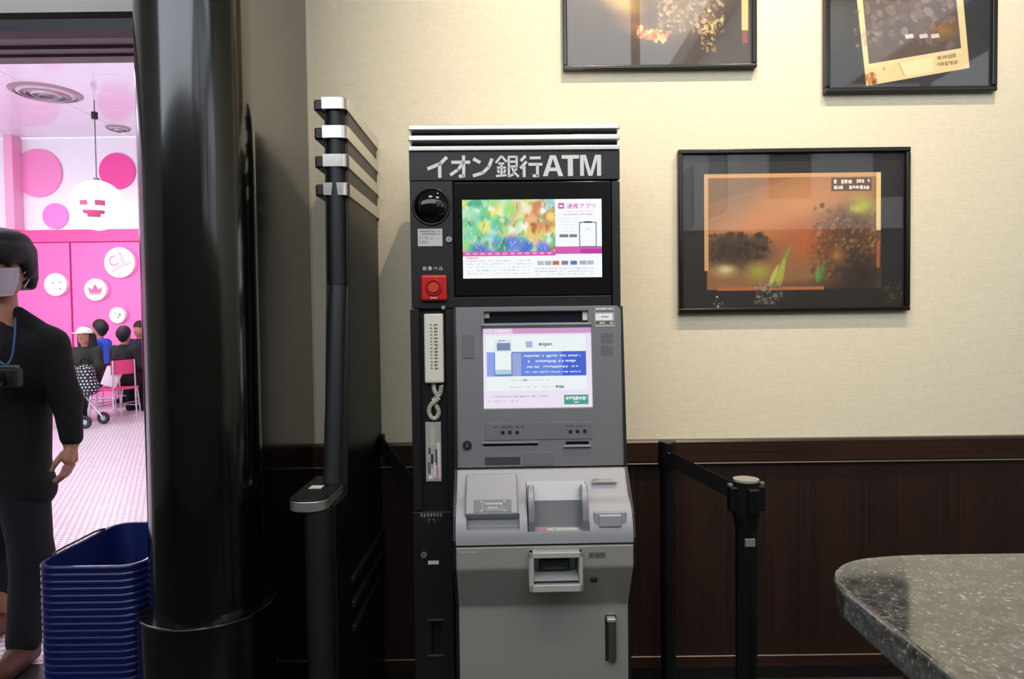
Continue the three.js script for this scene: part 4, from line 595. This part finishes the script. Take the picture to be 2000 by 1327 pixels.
// ------------------------------------------------------------------ belt barrier posts
{
  const pm = mat('#0c0c0f', 0.35), H = 0.93;
  const at = (px, py) => onFloor(px, py, H);
  const far = at(1303, 864), near = at(1457, 936);
  const post = (p, r, label, yaw) => {
    const t = thing('barrier_post', label, 'barrier post', 'belt barrier posts'); t.position.set(p.x, 0, p.z); t.rotation.y = yaw;
    part('base', new THREE.LatheGeometry([[0, 0], [0.16, 0], [0.16, 0.01], [0.12, 0.022], [0.03, 0.03], [0, 0.03]].map(([a, b]) => new THREE.Vector2(a, b)), 48), pm, t);
    part('pole', cyl(r, r, H - 0.1, 0, (H - 0.1) / 2 + 0.02, 0), pm, t);
    return t;
  };
  const yaw = Math.atan2(far.x - near.x, far.z - near.z);
  const tf = post(far, 0.027, 'slim black barrier post beside the cash machine', yaw);
  part('top_cap', [cyl(0.032, 0.032, 0.09, 0, H - 0.046, 0), cyl(0.03, 0.032, 0.006, 0, H + 0.001, 0)], pm, tf);
  part('belt_catch', rb(0.03, 0.06, 0.012, 0.004, 0, H - 0.06, -0.033), pm, tf);
  const tn = post(near, 0.0285, 'black barrier post with silver top disc and pulled-out belt', yaw);
  const hd = part('belt_head', [cyl(0.034, 0.036, 0.085, 0, H - 0.048, 0), cyl(0.036, 0.0285, 0.045, 0, H - 0.112, 0), rb(0.03, 0.07, 0.1, 0.006, 0, H - 0.052, 0), rb(0.1, 0.07, 0.03, 0.006, 0, H - 0.052, 0)], pm, tn);
  part('top_disc', cyl(0.034, 0.034, 0.006, 0, H - 0.002, 0), mat('#b9b7b0', 0.35, 0.4), hd);
  for (const [x, z] of [[0, 0.046], [0.046, 0], [-0.046, 0]]) part('clip', rb(0.012, 0.008, 0.012, 0.002, x, H - 0.014, z), mat('#8f8d88', 0.4, 0.4), hd);
  const L = near.distanceTo(far) - 0.08;
  part('belt', rb(0.003, 0.05, L, 0.001, 0, H - 0.052, L / 2 + 0.045), mat('#0a0a0b', 0.75), tn);
  const toCam = Math.atan2(-near.x, DIST - near.z) - yaw, lg = rb(0.028, 0.022, 0.006, 0.002, 0, H - 0.165, 0.0285); lg.rotateY(toCam + 0.35);
  part('pole_label', lg, mat('#8d8c88', 0.4, 0.3), tn);
}

// ------------------------------------------------------------------ granite table
{
  const n1 = tileNoise(1024, 256), n2 = tileNoise(1024, 90), n3 = tileNoise(1024, 30);
  const n4 = tileNoise(1024, 140);
  const tex = noiseTex(1024, (x, y) => { let v = 40 + 52 * n2(x, y) + 34 * n3(x, y) + 22 * (n1(x, y) - 0.5); const a = n4(y, x), b = n2(y, x), c = n1(y, x); if (a > 0.74) v += (a - 0.74) * 420; if (b < 0.2) v -= 26; if (c > 0.93) v += 60; v = Math.max(16, Math.min(235, v)); return [v, v * 1.0, v * 0.95]; }, true); tex.repeat.set(1.5, 1.5);
  const gm = mat('#ffffff', 0.1, 0, { map: tex, ior: 1.65, clearcoat: 0.6, clearcoatRoughness: 0.06 }), TY = 0.873, t = thing('granite_table', 'grey speckled granite table top with rounded corner', 'table');
  const bk = onFloor(1900, 1079.5, TY), lf = onFloor(1657, 1145, TY), fr = onFloor(1860, 1327, TY);
  const zb = bk.z, xl = Math.min(lf.x, fr.x + 0.0), r = 0.28, s = new THREE.Shape(), ze = 2.1;
  s.moveTo(xl + r, -zb); s.lineTo(2.6, -zb); s.lineTo(2.6, -ze); s.lineTo(xl, -ze); s.lineTo(xl, -zb - r * 0.75); s.bezierCurveTo(xl, -zb - r * 0.2, xl + r * 0.3, -zb, xl + r, -zb);
  part('top', boxUV(new THREE.ExtrudeGeometry(s, { depth: 0.036, bevelEnabled: true, bevelSize: 0.01, bevelThickness: 0.012, bevelOffset: -0.01, bevelSegments: 5, curveSegments: 40 }).rotateX(-Math.PI / 2).translate(0, TY - 0.048, 0)), gm, t);
  const rw = mat('#3a1a12', 0.4);
  for (const [x, z] of [[xl + 0.2, zb + 0.12], [2.3, zb + 0.2], [xl + 0.2, ze - 0.2], [2.3, ze - 0.2]]) part('leg', rb(0.07, TY - 0.048, 0.07, 0.006, x, (TY - 0.048) / 2, z), rw, t);
}

// ------------------------------------------------------------------ stack of shopping baskets
{
  const bm = mat('#17225f', 0.3), fl = onFloor(57, 1110, 0.69), TOPY = 0.69;
  const zF = fl.z, W = 0.305, Ln = 0.43, cx = fl.x + W / 2, cz = zF - Ln / 2;
  const outline = (w, l, r, n = 7) => { const p = []; for (const [sx, sy, a0] of [[1, 1, 0], [-1, 1, 1], [-1, -1, 2], [1, -1, 3]]) for (let i = 0; i <= n; i++) { const a = (a0 + i / n) * Math.PI / 2; p.push([sx * (w / 2 - r) + r * Math.cos(a), sy * (l / 2 - r) + r * Math.sin(a)]); } return p; };
  function loft(rings, cap) { // rings: [outline, y]
    const n = rings[0][0].length, pos = [], idx = []; for (const [o, y] of rings) for (const [x, z] of o) pos.push(x, y, z);
    for (let k = 0; k + 1 < rings.length; k++) for (let i = 0; i < n; i++) { const a = k * n + i, b = k * n + (i + 1) % n, c = a + n, d = b + n; idx.push(a, c, b, b, c, d); }
    if (cap) { const b = (rings.length - 1) * n; for (let i = 1; i + 1 < n; i++) idx.push(b, b + i + 1, b + i); }
    const g = new THREE.BufferGeometry(); g.setAttribute('position', new THREE.Float32BufferAttribute(pos, 3)); g.setIndex(idx); const h = g.toNonIndexed(); h.computeVertexNormals(); return h;
  }
  const Hb = 0.2, proto = thing('shopping_basket', '', 'basket', 'stacked shopping baskets');
  const o = (k, e = 0) => outline(W - 0.016 - k * 0.05 + e, Ln - 0.016 - k * 0.06 + e, 0.055);
  part('body', loft([[o(0), Hb], [o(0.2), Hb * 0.8], [o(1), 0.004], [o(1, -0.004), 0.006], [o(0.2, -0.004), Hb * 0.8], [o(0, -0.004), Hb]]), mat('#17225f', 0.3, 0, { side: THREE.DoubleSide }), proto);
  part('bottom', loft([[o(1, -0.002), 0.008], [o(1, -0.002), 0.0]], true), bm, proto);
  part('rim', loft([[outline(W - 0.024, Ln - 0.024, 0.05), Hb + 0.001], [outline(W - 0.004, Ln - 0.004, 0.06), Hb + 0.002], [outline(W, Ln, 0.062), Hb - 0.002], [outline(W, Ln, 0.062), Hb - 0.007], [outline(W - 0.012, Ln - 0.012, 0.056), Hb - 0.009], [outline(W - 0.012, Ln - 0.012, 0.056), Hb - 0.011], [outline(W - 0.005, Ln - 0.005, 0.059), Hb - 0.012], [outline(W - 0.005, Ln - 0.005, 0.059), Hb - 0.015], [outline(W - 0.022, Ln - 0.022, 0.05), Hb - 0.016]]), bm, proto);
  for (const s of [-1, 1]) part('handle', tube([V(s * (W / 2 - 0.006), Hb + 0.004, 0.13), V(s * (W / 2 - 0.001), Hb + 0.007, 0.1), V(s * (W / 2 - 0.001), Hb + 0.008, 0), V(s * (W / 2 - 0.001), Hb + 0.007, -0.1), V(s * (W / 2 - 0.006), Hb + 0.004, -0.13)], 0.0035, 24, 6), mat('#0e1230', 0.4), proto);
  const P = 0.02, N = 25; proto.position.set(cx, TOPY - Hb, cz); proto.userData.label = 'empty navy plastic shopping basket on top of the stack';
  const dup = [];
  for (let i = 1; i < N; i++) { const c = proto.clone(); c.name = numbered('shopping_basket'); c.position.y -= i * P; for (const h of c.children.filter((k) => k.name === 'handle')) c.remove(h); c.userData = { label: 'navy plastic shopping basket nested under others in the stack', category: 'basket', group: 'stacked shopping baskets' }; scene.add(c); dup.push(c); }
}

// ------------------------------------------------------------------ people
const skin = mat('#a8745a', 0.55), hairM = mat('#0b0908', 0.65), blackCloth = mat('#050506', 0.95), navyCloth = mat('#090b12', 0.95);
{ // man walking in through the doorway
  const z = -0.3, p = (x, y, dz = 0) => hit(null, x, y, z + dz), t = thing('person', 'person in black jacket and face mask walking through the doorway', 'person');
  const hc = p(4, 527), k = 1.03;
  const S1 = p(98, 672), S2 = p(-96, 674), E1 = p(130, 780), E2 = p(-130, 782), W1 = p(139, 868, 0.03), W2 = p(-140, 870, 0.08);
  const N0 = p(2, 618), N1 = p(3, 580), CH = p(0, 700), PV = p(-2, 905), H1 = p(42, 930), H2 = p(-46, 930);
  const K1 = p(62, 1085, 0.06), A1 = onFloor(44, 1275, 0.06); const K2 = p(-8, 1070, -0.02), A2 = onFloor(12, 1195, 0.08);
  const yN = hc.y;
  // hand: palm, four fingers, thumb
  const pal = W1.clone().add(V(0.002, -0.058, 0.012)), fingers = [];
  [[-0.025, 0.056, 0.02], [-0.008, 0.066, 0.012], [0.009, 0.062, 0.004], [0.025, 0.048, -0.004]].forEach(([dz, L, dx]) => { const b = pal.clone().add(V(-0.006, -0.03, -dz)), m = b.clone().add(V(-0.008, -L * 0.55, 0.012)), e = m.clone().add(V(-0.024, -L * 0.38, 0.008)); fingers.push([b, 0.0095, m, 0.0088], [m, 0.0088, e, 0.0075]); });
  const th0 = W1.clone().add(V(-0.012, -0.035, 0.03)), th1 = th0.clone().add(V(-0.022, -0.035, 0.022)), th2 = th1.clone().add(V(-0.01, -0.026, 0.006));
  const turn = (g) => g.translate(-hc.x, 0, -z).rotateY(0.5).translate(hc.x, 0, z);
  const head = [[V(hc.x, yN + 0.02, z), 0.088 * k, V(hc.x, yN - 0.055, z + 0.022), 0.066 * k], [V(hc.x, yN - 0.09, z + 0.04), 0.036, V(hc.x, yN - 0.03, z + 0.05), 0.05], [V(hc.x, yN - 0.01, z + 0.1), 0.012, V(hc.x, yN - 0.035, z + 0.116), 0.015], [V(hc.x + 0.088, yN + 0.005, z - 0.005), 0.016, V(hc.x + 0.086, yN - 0.03, z), 0.012], [V(hc.x - 0.088, yN + 0.005, z - 0.005), 0.016, V(hc.x - 0.086, yN - 0.03, z), 0.012]];
  const hand = [[W1.clone().add(V(0, 0.08, -0.01)), 0.03, W1, 0.026], [W1, 0.024, pal.clone().add(V(0, 0, 0.014)), 0.022], [W1, 0.022, pal.clone().add(V(0, -0.005, -0.016)), 0.02], ...fingers, [th0, 0.014, th1, 0.0105], [th1, 0.0105, th2, 0.009]];
  const hand2 = hand.map(([a, ra, b, rb2]) => { const m = (q) => V(W2.x - (q.x - W1.x), q.y - W1.y + W2.y, q.z - W1.z + W2.z); return [m(a), ra, m(b), rb2]; });
  const torso = [[N1, 0.055, N0, 0.06], [N0, 0.06, CH, 0.12], [CH, 0.13, PV, 0.12], [S1, 0.05, CH.clone().add(V(0.06, 0, 0)), 0.1], [S2, 0.05, CH.clone().add(V(-0.06, 0, 0)), 0.1], [S1, 0.048, E1, 0.04], [E1, 0.04, W1, 0.03], [S2, 0.048, E2, 0.04], [E2, 0.04, W2, 0.03], [H1, 0.08, K1, 0.055], [K1, 0.055, A1, 0.04], [H2, 0.08, K2, 0.055], [K2, 0.055, A2, 0.04], [H1, 0.08, H2, 0.08]];
  part('body', mergeGeometries([sdfMesh(torso, 0.016, 0.03), turn(sdfMesh(head, 0.004, 0.02)), sdfMesh(hand, 0.003, 0.006), sdfMesh(hand2, 0.005, 0.006)]), skin, t);
  const J = (v, x, y, zz) => v.clone().add(V(x, y, zz));
  part('jacket', sdfMesh([[J(N0, 0.065, 0.01, -0.01), 0.03, S1, 0.062], [J(N0, -0.065, 0.01, -0.01), 0.03, S2, 0.062], [J(S1, -0.03, -0.03, 0), 0.085, J(S2, 0.03, -0.03, 0), 0.085], [J(CH, 0.08, 0, 0), 0.12, J(PV, 0.09, -0.05, 0), 0.11], [J(CH, -0.08, 0, 0), 0.12, J(PV, -0.09, -0.05, 0), 0.11], [J(PV, 0.1, -0.06, 0.01), 0.105, V(p(62, 960).x, p(62, 952).y, z + 0.01), 0.1], [J(PV, -0.1, -0.06, 0.01), 0.105, V(p(-62, 960).x, p(-62, 952).y, z + 0.01), 0.1], [S1, 0.066, E1, 0.056], [E1, 0.056, J(W1, 0, 0.03, -0.004), 0.043], [S2, 0.066, E2, 0.056], [E2, 0.056, J(W2, 0, 0.025, -0.004), 0.047]], 0.014, 0.03), blackCloth, t);
  part('shirt', sdfMesh([[J(N0, 0, -0.03, 0.01), 0.062, J(CH, 0, 0.02, 0.02), 0.13], [J(CH, 0, 0, 0.02), 0.135, J(PV, 0, 0, 0.015), 0.125]], 0.014, 0.03), mat('#0b0b0e', 0.9), t);
  part('trousers', sdfMesh([[J(PV, 0, 0.02, 0), 0.13, PV, 0.13], [H1, 0.1, K1, 0.078], [K1, 0.076, J(A1, 0, 0.045, -0.01), 0.062], [H2, 0.1, K2, 0.076], [K2, 0.074, J(A2, 0, 0.05, -0.01), 0.06]], 0.014, 0.025), navyCloth, t);
  const shoeM = mat('#4f2711', 0.6);
  for (const [a, up] of [[A1, 0], [A2, 0.02]]) part('shoe', sdfMesh([[V(a.x, 0.085, a.z - 0.03), 0.05, V(a.x, 0.05, a.z + 0.03), 0.046], [V(a.x, 0.05, a.z + 0.03), 0.045, V(a.x + 0.01, 0.042, a.z + 0.13), 0.04], [V(a.x, 0.036, a.z - 0.05), 0.034, V(a.x + 0.01, 0.034, a.z + 0.14), 0.033]], 0.008, 0.02), shoeM, t);
  // hair: cap and fringe
  const hr = []; for (let i = 0; i < 26; i++) { const a = i / 26 * Math.PI * 2, fz = Math.sin(a), fx = Math.cos(a), low = fz > 0.45 ? 0.042 + 0.012 * Math.sin(i * 2.3) : fz > -0.1 ? -0.012 : -0.06; hr.push([V(hc.x + fx * 0.05, yN + 0.1, z + fz * 0.055), 0.055, V(hc.x + fx * 0.098, yN + low, z + fz * 0.1 + 0.002), 0.022]); hr.push([V(hc.x + fx * 0.085, yN + 0.075, z + fz * 0.09), 0.034 + 0.006 * Math.sin(i * 3.1), V(hc.x + fx * 0.1, yN + low + 0.03, z + fz * 0.102), 0.024]); }
  part('hair', turn(sdfMesh([[V(hc.x, yN + 0.075, z), 0.1, V(hc.x, yN + 0.06, z - 0.02), 0.1], ...hr], 0.006, 0.016)), hairM, t);
  // mask: pleated shell over nose and chin, with ear loops
  { const w = 22, h = 10, pos = [], idx = []; for (let j = 0; j <= h; j++) for (let i = 0; i <= w; i++) { const v = j / h, a = (i / w - 0.5) * (2.0 - 0.75 * v * v - 0.25 * (1 - v) * (1 - v)), y = yN - 0.005 - v * 0.112, ctr = Math.max(0, 1 - Math.abs(i / w - 0.5) * 3), rr = 0.096 + 0.036 * ctr * (1 - v * 0.6) - 0.012 * v + 0.0025 * Math.sin(v * 26); pos.push(hc.x + Math.sin(a) * rr * 0.93, y + 0.012 * Math.abs(a), z + 0.012 + Math.cos(a) * (rr + 0.004)); }
    for (let j = 0; j < h; j++) for (let i = 0; i < w; i++) { const a = j * (w + 1) + i; idx.push(a, a + w + 1, a + 1, a + 1, a + w + 1, a + w + 2); }
    const g = new THREE.BufferGeometry(); g.setAttribute('position', new THREE.Float32BufferAttribute(pos, 3)); g.setIndex(idx); g.computeVertexNormals();
    const m = part('face_mask', turn(g), mat('#b9b1bb', 0.9, 0, { side: THREE.DoubleSide }), t); for (const s of [-1, 1]) part('ear_loop', turn(tube([V(hc.x + s * 0.08, yN - 0.02, z + 0.06), V(hc.x + s * 0.098, yN + 0.004, z + 0.02), V(hc.x + s * 0.096, yN - 0.03, z + 0.005), V(hc.x + s * 0.08, yN - 0.075, z + 0.05)], 0.002, 20, 5)), mat('#e6e2e6', 0.8), m); }
  for (const s of [-1, 1]) part('eye', turn(new THREE.SphereGeometry(0.012, 16, 12).scale(1.2, 0.55, 0.5).translate(hc.x + s * 0.034, yN + 0.012, z + 0.094)), mat('#17110f', 0.3), t);
  const lan = mat('#2c4f86', 0.7), cam = p(10, 738, 0.21);
  part('lanyard', tube([p(30, 622, 0.07), p(28, 665, 0.13), p(22, 700, 0.175), cam.clone().add(V(0, 0.05, -0.01)), p(-6, 700, 0.175), p(-18, 665, 0.13), p(-20, 622, 0.07)], 0.004, 48, 6), lan, t);
  const cm = thing('camera', 'small black camera hanging on the blue lanyard', 'camera');
  part('camera_body', rb(0.12, 0.075, 0.04, 0.01, cam.x, cam.y, cam.z), mat('#070708', 0.6), cm); part('lens', [cylZ(0.03, 0.05, cam.x - 0.01, cam.y - 0.004, cam.z + 0.045), cylZ(0.033, 0.012, cam.x - 0.01, cam.y - 0.004, cam.z + 0.065)], mat('#121214', 0.3), cm); part('top_plate', rb(0.1, 0.012, 0.03, 0.004, cam.x, cam.y + 0.042, cam.z), mat('#4a5a58', 0.4, 0.3), cm);
}
// seated diners, pink chairs, pushchair and table far in the hall
const chairM = mat('#e0487e', 0.45), tubeM = mat('#c9c4cc', 0.3, 0.8);
const place = (px, d) => { const q = hit(null, px, 640, DIST - d); return V(q.x, 0, q.z); };
function pinkChair(px, d, turn, label) {
  const q = place(px, d), t = thing('pink_chair', label, 'chair', 'pink hall chairs'); t.position.copy(q); t.rotation.y = turn;
  part('seat', rb(0.42, 0.03, 0.42, 0.014, 0, 0.45, 0), chairM, t);
  const b = new THREE.CylinderGeometry(0.42, 0.42, 0.2, 24, 1, false, Math.PI - 0.5, 1.0).scale(1, 1, 0.6).translate(0, 0.76, 0.04); part('backrest', mergeGeometries([b, b.clone().scale(0.98, 1, 0.94)].map((g) => g.toNonIndexed())), mat('#e0487e', 0.45, 0, { side: THREE.DoubleSide }), t);
  for (const x of [-0.19, 0.19]) { part('leg', rod(V(x, 0.44, 0.18), V(x * 1.1, 0, 0.22), 0.011), tubeM, t); part('leg', rod(V(x, 0.86, -0.2), V(x * 1.1, 0, -0.2), 0.011), tubeM, t); part('stretcher', rod(V(x, 0.2, 0.19), V(x, 0.2, -0.2), 0.008), tubeM, t); }
  return t;
}
pinkChair(217, 9.75, Math.PI * 1.42, 'pink chair with silver legs holding a white paper bag');
pinkChair(273, 11.3, Math.PI * 1.45, 'pink chair with silver legs pushed in at the diners table');
function diner(px, d, turn, label, top, bottom, o = {}) {
  const q = place(px, d), t = thing('person', label, 'person'); t.position.copy(q); t.rotation.y = turn; const s = o.scale ?? 1; t.scale.setScalar(s);
  const P = (x, y, z) => V(x, y, z), lean = o.lean ?? 0.08;
  const sh = 0.98, hy = 1.2, hz = lean + 0.02;
  const arms = [1, -1].flatMap((k) => [[P(k * 0.17, sh, lean), 0.05, P(k * 0.23, 0.74, lean + 0.06), 0.04], [P(k * 0.23, 0.74, lean + 0.06), 0.04, P(k * 0.14, 0.75, lean + 0.28), 0.032]]);
  const legs = [1, -1].flatMap((k) => [[P(k * 0.09, 0.52, 0), 0.08, P(k * 0.11, 0.51, 0.4), 0.06], [P(k * 0.11, 0.51, 0.4), 0.058, P(k * 0.11, 0.08, 0.38), 0.042], [P(k * 0.11, 0.04, 0.36), 0.035, P(k * 0.11, 0.04, 0.5), 0.034]]);
  const trunk = [[P(0, 0.55, 0), 0.13, P(0, 0.92, lean), 0.12], [P(-0.12, sh - 0.03, lean), 0.06, P(0.12, sh - 0.03, lean), 0.06]];
  const head = [[P(0, sh, lean), 0.05, P(0, 1.12, hz), 0.048], [P(0, hy + 0.02, hz), 0.088, P(0, hy - 0.05, hz + 0.02), 0.068], [P(0, hy - 0.01, hz + 0.09), 0.012, P(0, hy - 0.03, hz + 0.1), 0.015]];
  part('body', sdfMesh([...trunk, ...head, ...arms, ...legs], 0.02, 0.03), skin, t);
  const fat = (l, e) => l.map(([a, ra, b, rb2]) => [a, ra + e, b, rb2 + e]);
  part('top', sdfMesh([...fat(trunk, 0.025), ...fat(arms, 0.02)].map(([a, ra, b, rb2]) => [a, ra, b.z > lean + 0.2 ? b.clone().add(V(0, 0, -0.06)) : b, rb2]), 0.022, 0.03), top, t);
  part('trousers', sdfMesh(fat([[P(-0.06, 0.53, 0), 0.09, P(0.06, 0.53, 0), 0.09], ...legs], 0.016), 0.024, 0.03), bottom, t);
  part('hair', sdfMesh([[P(0, hy + 0.055, hz - 0.012), 0.097, P(0, hy + 0.03, hz - 0.03), 0.1], ...(o.long ? [[P(-0.07, hy, hz - 0.05), 0.06, P(-0.08, sh, lean - 0.06), 0.06], [P(0.07, hy, hz - 0.05), 0.06, P(0.08, sh, lean - 0.06), 0.06]] : [[P(0, hy, hz - 0.04), 0.09, P(0, hy - 0.04, hz - 0.035), 0.07]])], 0.014, 0.02), o.hair ?? hairM, t);
  if (o.cap) { part('cap', new THREE.SphereGeometry(0.112, 24, 12, 0, Math.PI * 2, 0, 1.5).translate(0, hy + 0.035, hz), mat('#e8e4e6', 0.8), t); part('cap_brim', rb(0.15, 0.012, 0.1, 0.005, 0, hy + 0.05, hz + 0.13), mat('#e8e4e6', 0.8), t); }
  return t;
}
for (const [px, d, turn, who] of [[173, 10.0, 0, 'person in white cap'], [207, 11.15, -1.5, 'person in blue jacket'], [228, 10.4, Math.PI * 0.95, 'person in olive black jacket'], [281, 12.05, -0.2, 'person in dark navy top']]) {
  const c = pinkChair(px, d, turn, 'pink chair under the seated ' + who); c.position.add(V(-Math.sin(turn) * 0.02, -0.0, -Math.cos(turn) * 0.02)); c.scale.set(1, 0.9, 1);
}
const dots = canvas(256, 256, (g) => { g.fillStyle = '#1c1c22'; g.fillRect(0, 0, 256, 256); g.fillStyle = '#dcdce2'; for (let j = 0; j < 8; j++) for (let i = 0; i < 8; i++) { g.beginPath(); g.arc(16 + i * 32 + (j % 2) * 16, 16 + j * 32, 8, 0, 7); g.fill(); } }); dots.wrapS = dots.wrapT = THREE.RepeatWrapping;
const camo = noiseTex(128, ((a) => (x, y) => { const v = a(x, y); return v > 0.62 ? [120, 118, 70] : v > 0.45 ? [58, 58, 40] : [26, 26, 24]; })(tileNoise(128, 12)), true); camo.repeat.set(1, 1);
diner(173, 10.0, 0.0, 'person in white cap and camouflage top on pink chair', mat('#26261f', 0.9), blackCloth, { cap: true, long: true, scale: 1.0 });
diner(207, 11.15, -1.5, 'person in bright blue jacket seated by the pink wall', mat('#2348b8', 0.8), navyCloth, { scale: 1.08 });
diner(228, 10.4, Math.PI * 0.95, 'person in olive black jacket leaning over the table', mat('#1c1d1a', 0.85), blackCloth, { scale: 1.0, lean: 0.14 });
diner(281, 12.05, -0.2, 'person in dark navy top facing the pink chairs', mat('#141c34', 0.85), navyCloth, { scale: 1.06 });
{
  const q = place(166, 9.2), t = thing('backpack', 'black backpack with white polka dots resting on the pushchair', 'backpack'); t.position.set(q.x + 0.02, 0.435, q.z + 0.06);
  part('pack', boxUV(sdfMesh([[V(0, 0.1, 0), 0.13, V(0, 0.28, 0), 0.12], [V(-0.08, 0.1, 0.02), 0.11, V(0.08, 0.1, 0.02), 0.11]], 0.014, 0.05), 3), mat('#ffffff', 0.8, 0, { map: dots }), t);
  part('strap', new THREE.TorusGeometry(0.06, 0.012, 8, 20).translate(0, 0.42, 0), blackCloth, t);
  const b = thing('paper_bag', 'white paper bag leaning on the pink chair seat', 'bag'), c = place(217, 9.75); b.position.set(c.x - 0.04, 0.468, c.z + 0.05); b.rotation.set(0, 0.3, -0.35);
  part('sack', rb(0.2, 0.27, 0.1, 0.006, 0, 0.16, 0), mat('#efe4ea', 0.8), b); part('bag_handle', new THREE.TorusGeometry(0.04, 0.004, 6, 16, Math.PI).translate(0, 0.295, 0), mat('#e0d0d8', 0.8), b);
}
{ // dining table with bottle
  const q = place(262, 11.8), t = thing('dining_table', 'white topped table between the diners in the hall', 'table'); t.position.set(q.x + 0.2, 0, q.z);
  part('table_top', rb(0.8, 0.03, 0.4, 0.01, 0, 0.7, 0), mat('#f2eef2', 0.4), t); part('pedestal', cyl(0.035, 0.035, 0.66, 0, 0.355, 0), tubeM, t); part('foot', cyl(0.25, 0.27, 0.025, 0, 0.013, 0), tubeM, t);
  const b = thing('drink_bottle', 'pale blue drink bottle on the diners table', 'bottle'); b.position.set(q.x + 0.02, 0.716, q.z + 0.1); part('bottle_body', new THREE.LatheGeometry([[0, 0], [0.034, 0.002], [0.035, 0.15], [0.014, 0.19], [0.014, 0.21], [0, 0.21]].map(([x, y]) => new THREE.Vector2(x, y)), 20), mat('#d9eaf6', 0.3), b); part('bottle_cap', cyl(0.016, 0.016, 0.02, 0, 0.22, 0, 16), mat('#6fa8dc', 0.4), b);
}
{ // pushchair
  const q = place(170, 9.2), t = thing('pushchair', 'folding pushchair with black wheels beside the diners', 'pushchair'); t.position.copy(q); t.position.y = 0.002; t.rotation.y = Math.PI / 2;
  const blk = mat('#161619', 0.6);
  for (const [x, z, r] of [[0.14, 0.1, 0.085], [-0.26, 0.1, 0.085], [0.14, -0.45, 0.1], [-0.26, -0.45, 0.1]]) { const w = part('wheel', new THREE.TorusGeometry(r - 0.02, 0.02, 10, 28).rotateY(Math.PI / 2).translate(x, r, z), blk, t); part('hub', new THREE.CylinderGeometry(r * 0.4, r * 0.4, 0.03, 16).rotateZ(Math.PI / 2).translate(x, r, z), mat('#8f9299', 0.4, 0.4), w); for (let i = 0; i < 5; i++) part('spoke', bx(0.012, 0.01, r * 1.5).rotateX(i * Math.PI / 5).translate(x, r, z), blk, w); }
  for (const x of [0.12, -0.24]) { part('frame_tube', rod(V(x, 0.1, 0.1), V(x, 0.92, -0.55), 0.012), tubeM, t); part('frame_tube', rod(V(x, 0.1, -0.45), V(x, 0.55, -0.1), 0.012), tubeM, t); }
  part('seat_sling', rb(0.32, 0.03, 0.34, 0.012, -0.06, 0.4, -0.22), blk, t); part('handle_bar', rod(V(0.13, 0.92, -0.55), V(-0.25, 0.92, -0.55), 0.014), blk, t);
}

renderer.render(scene, camera);
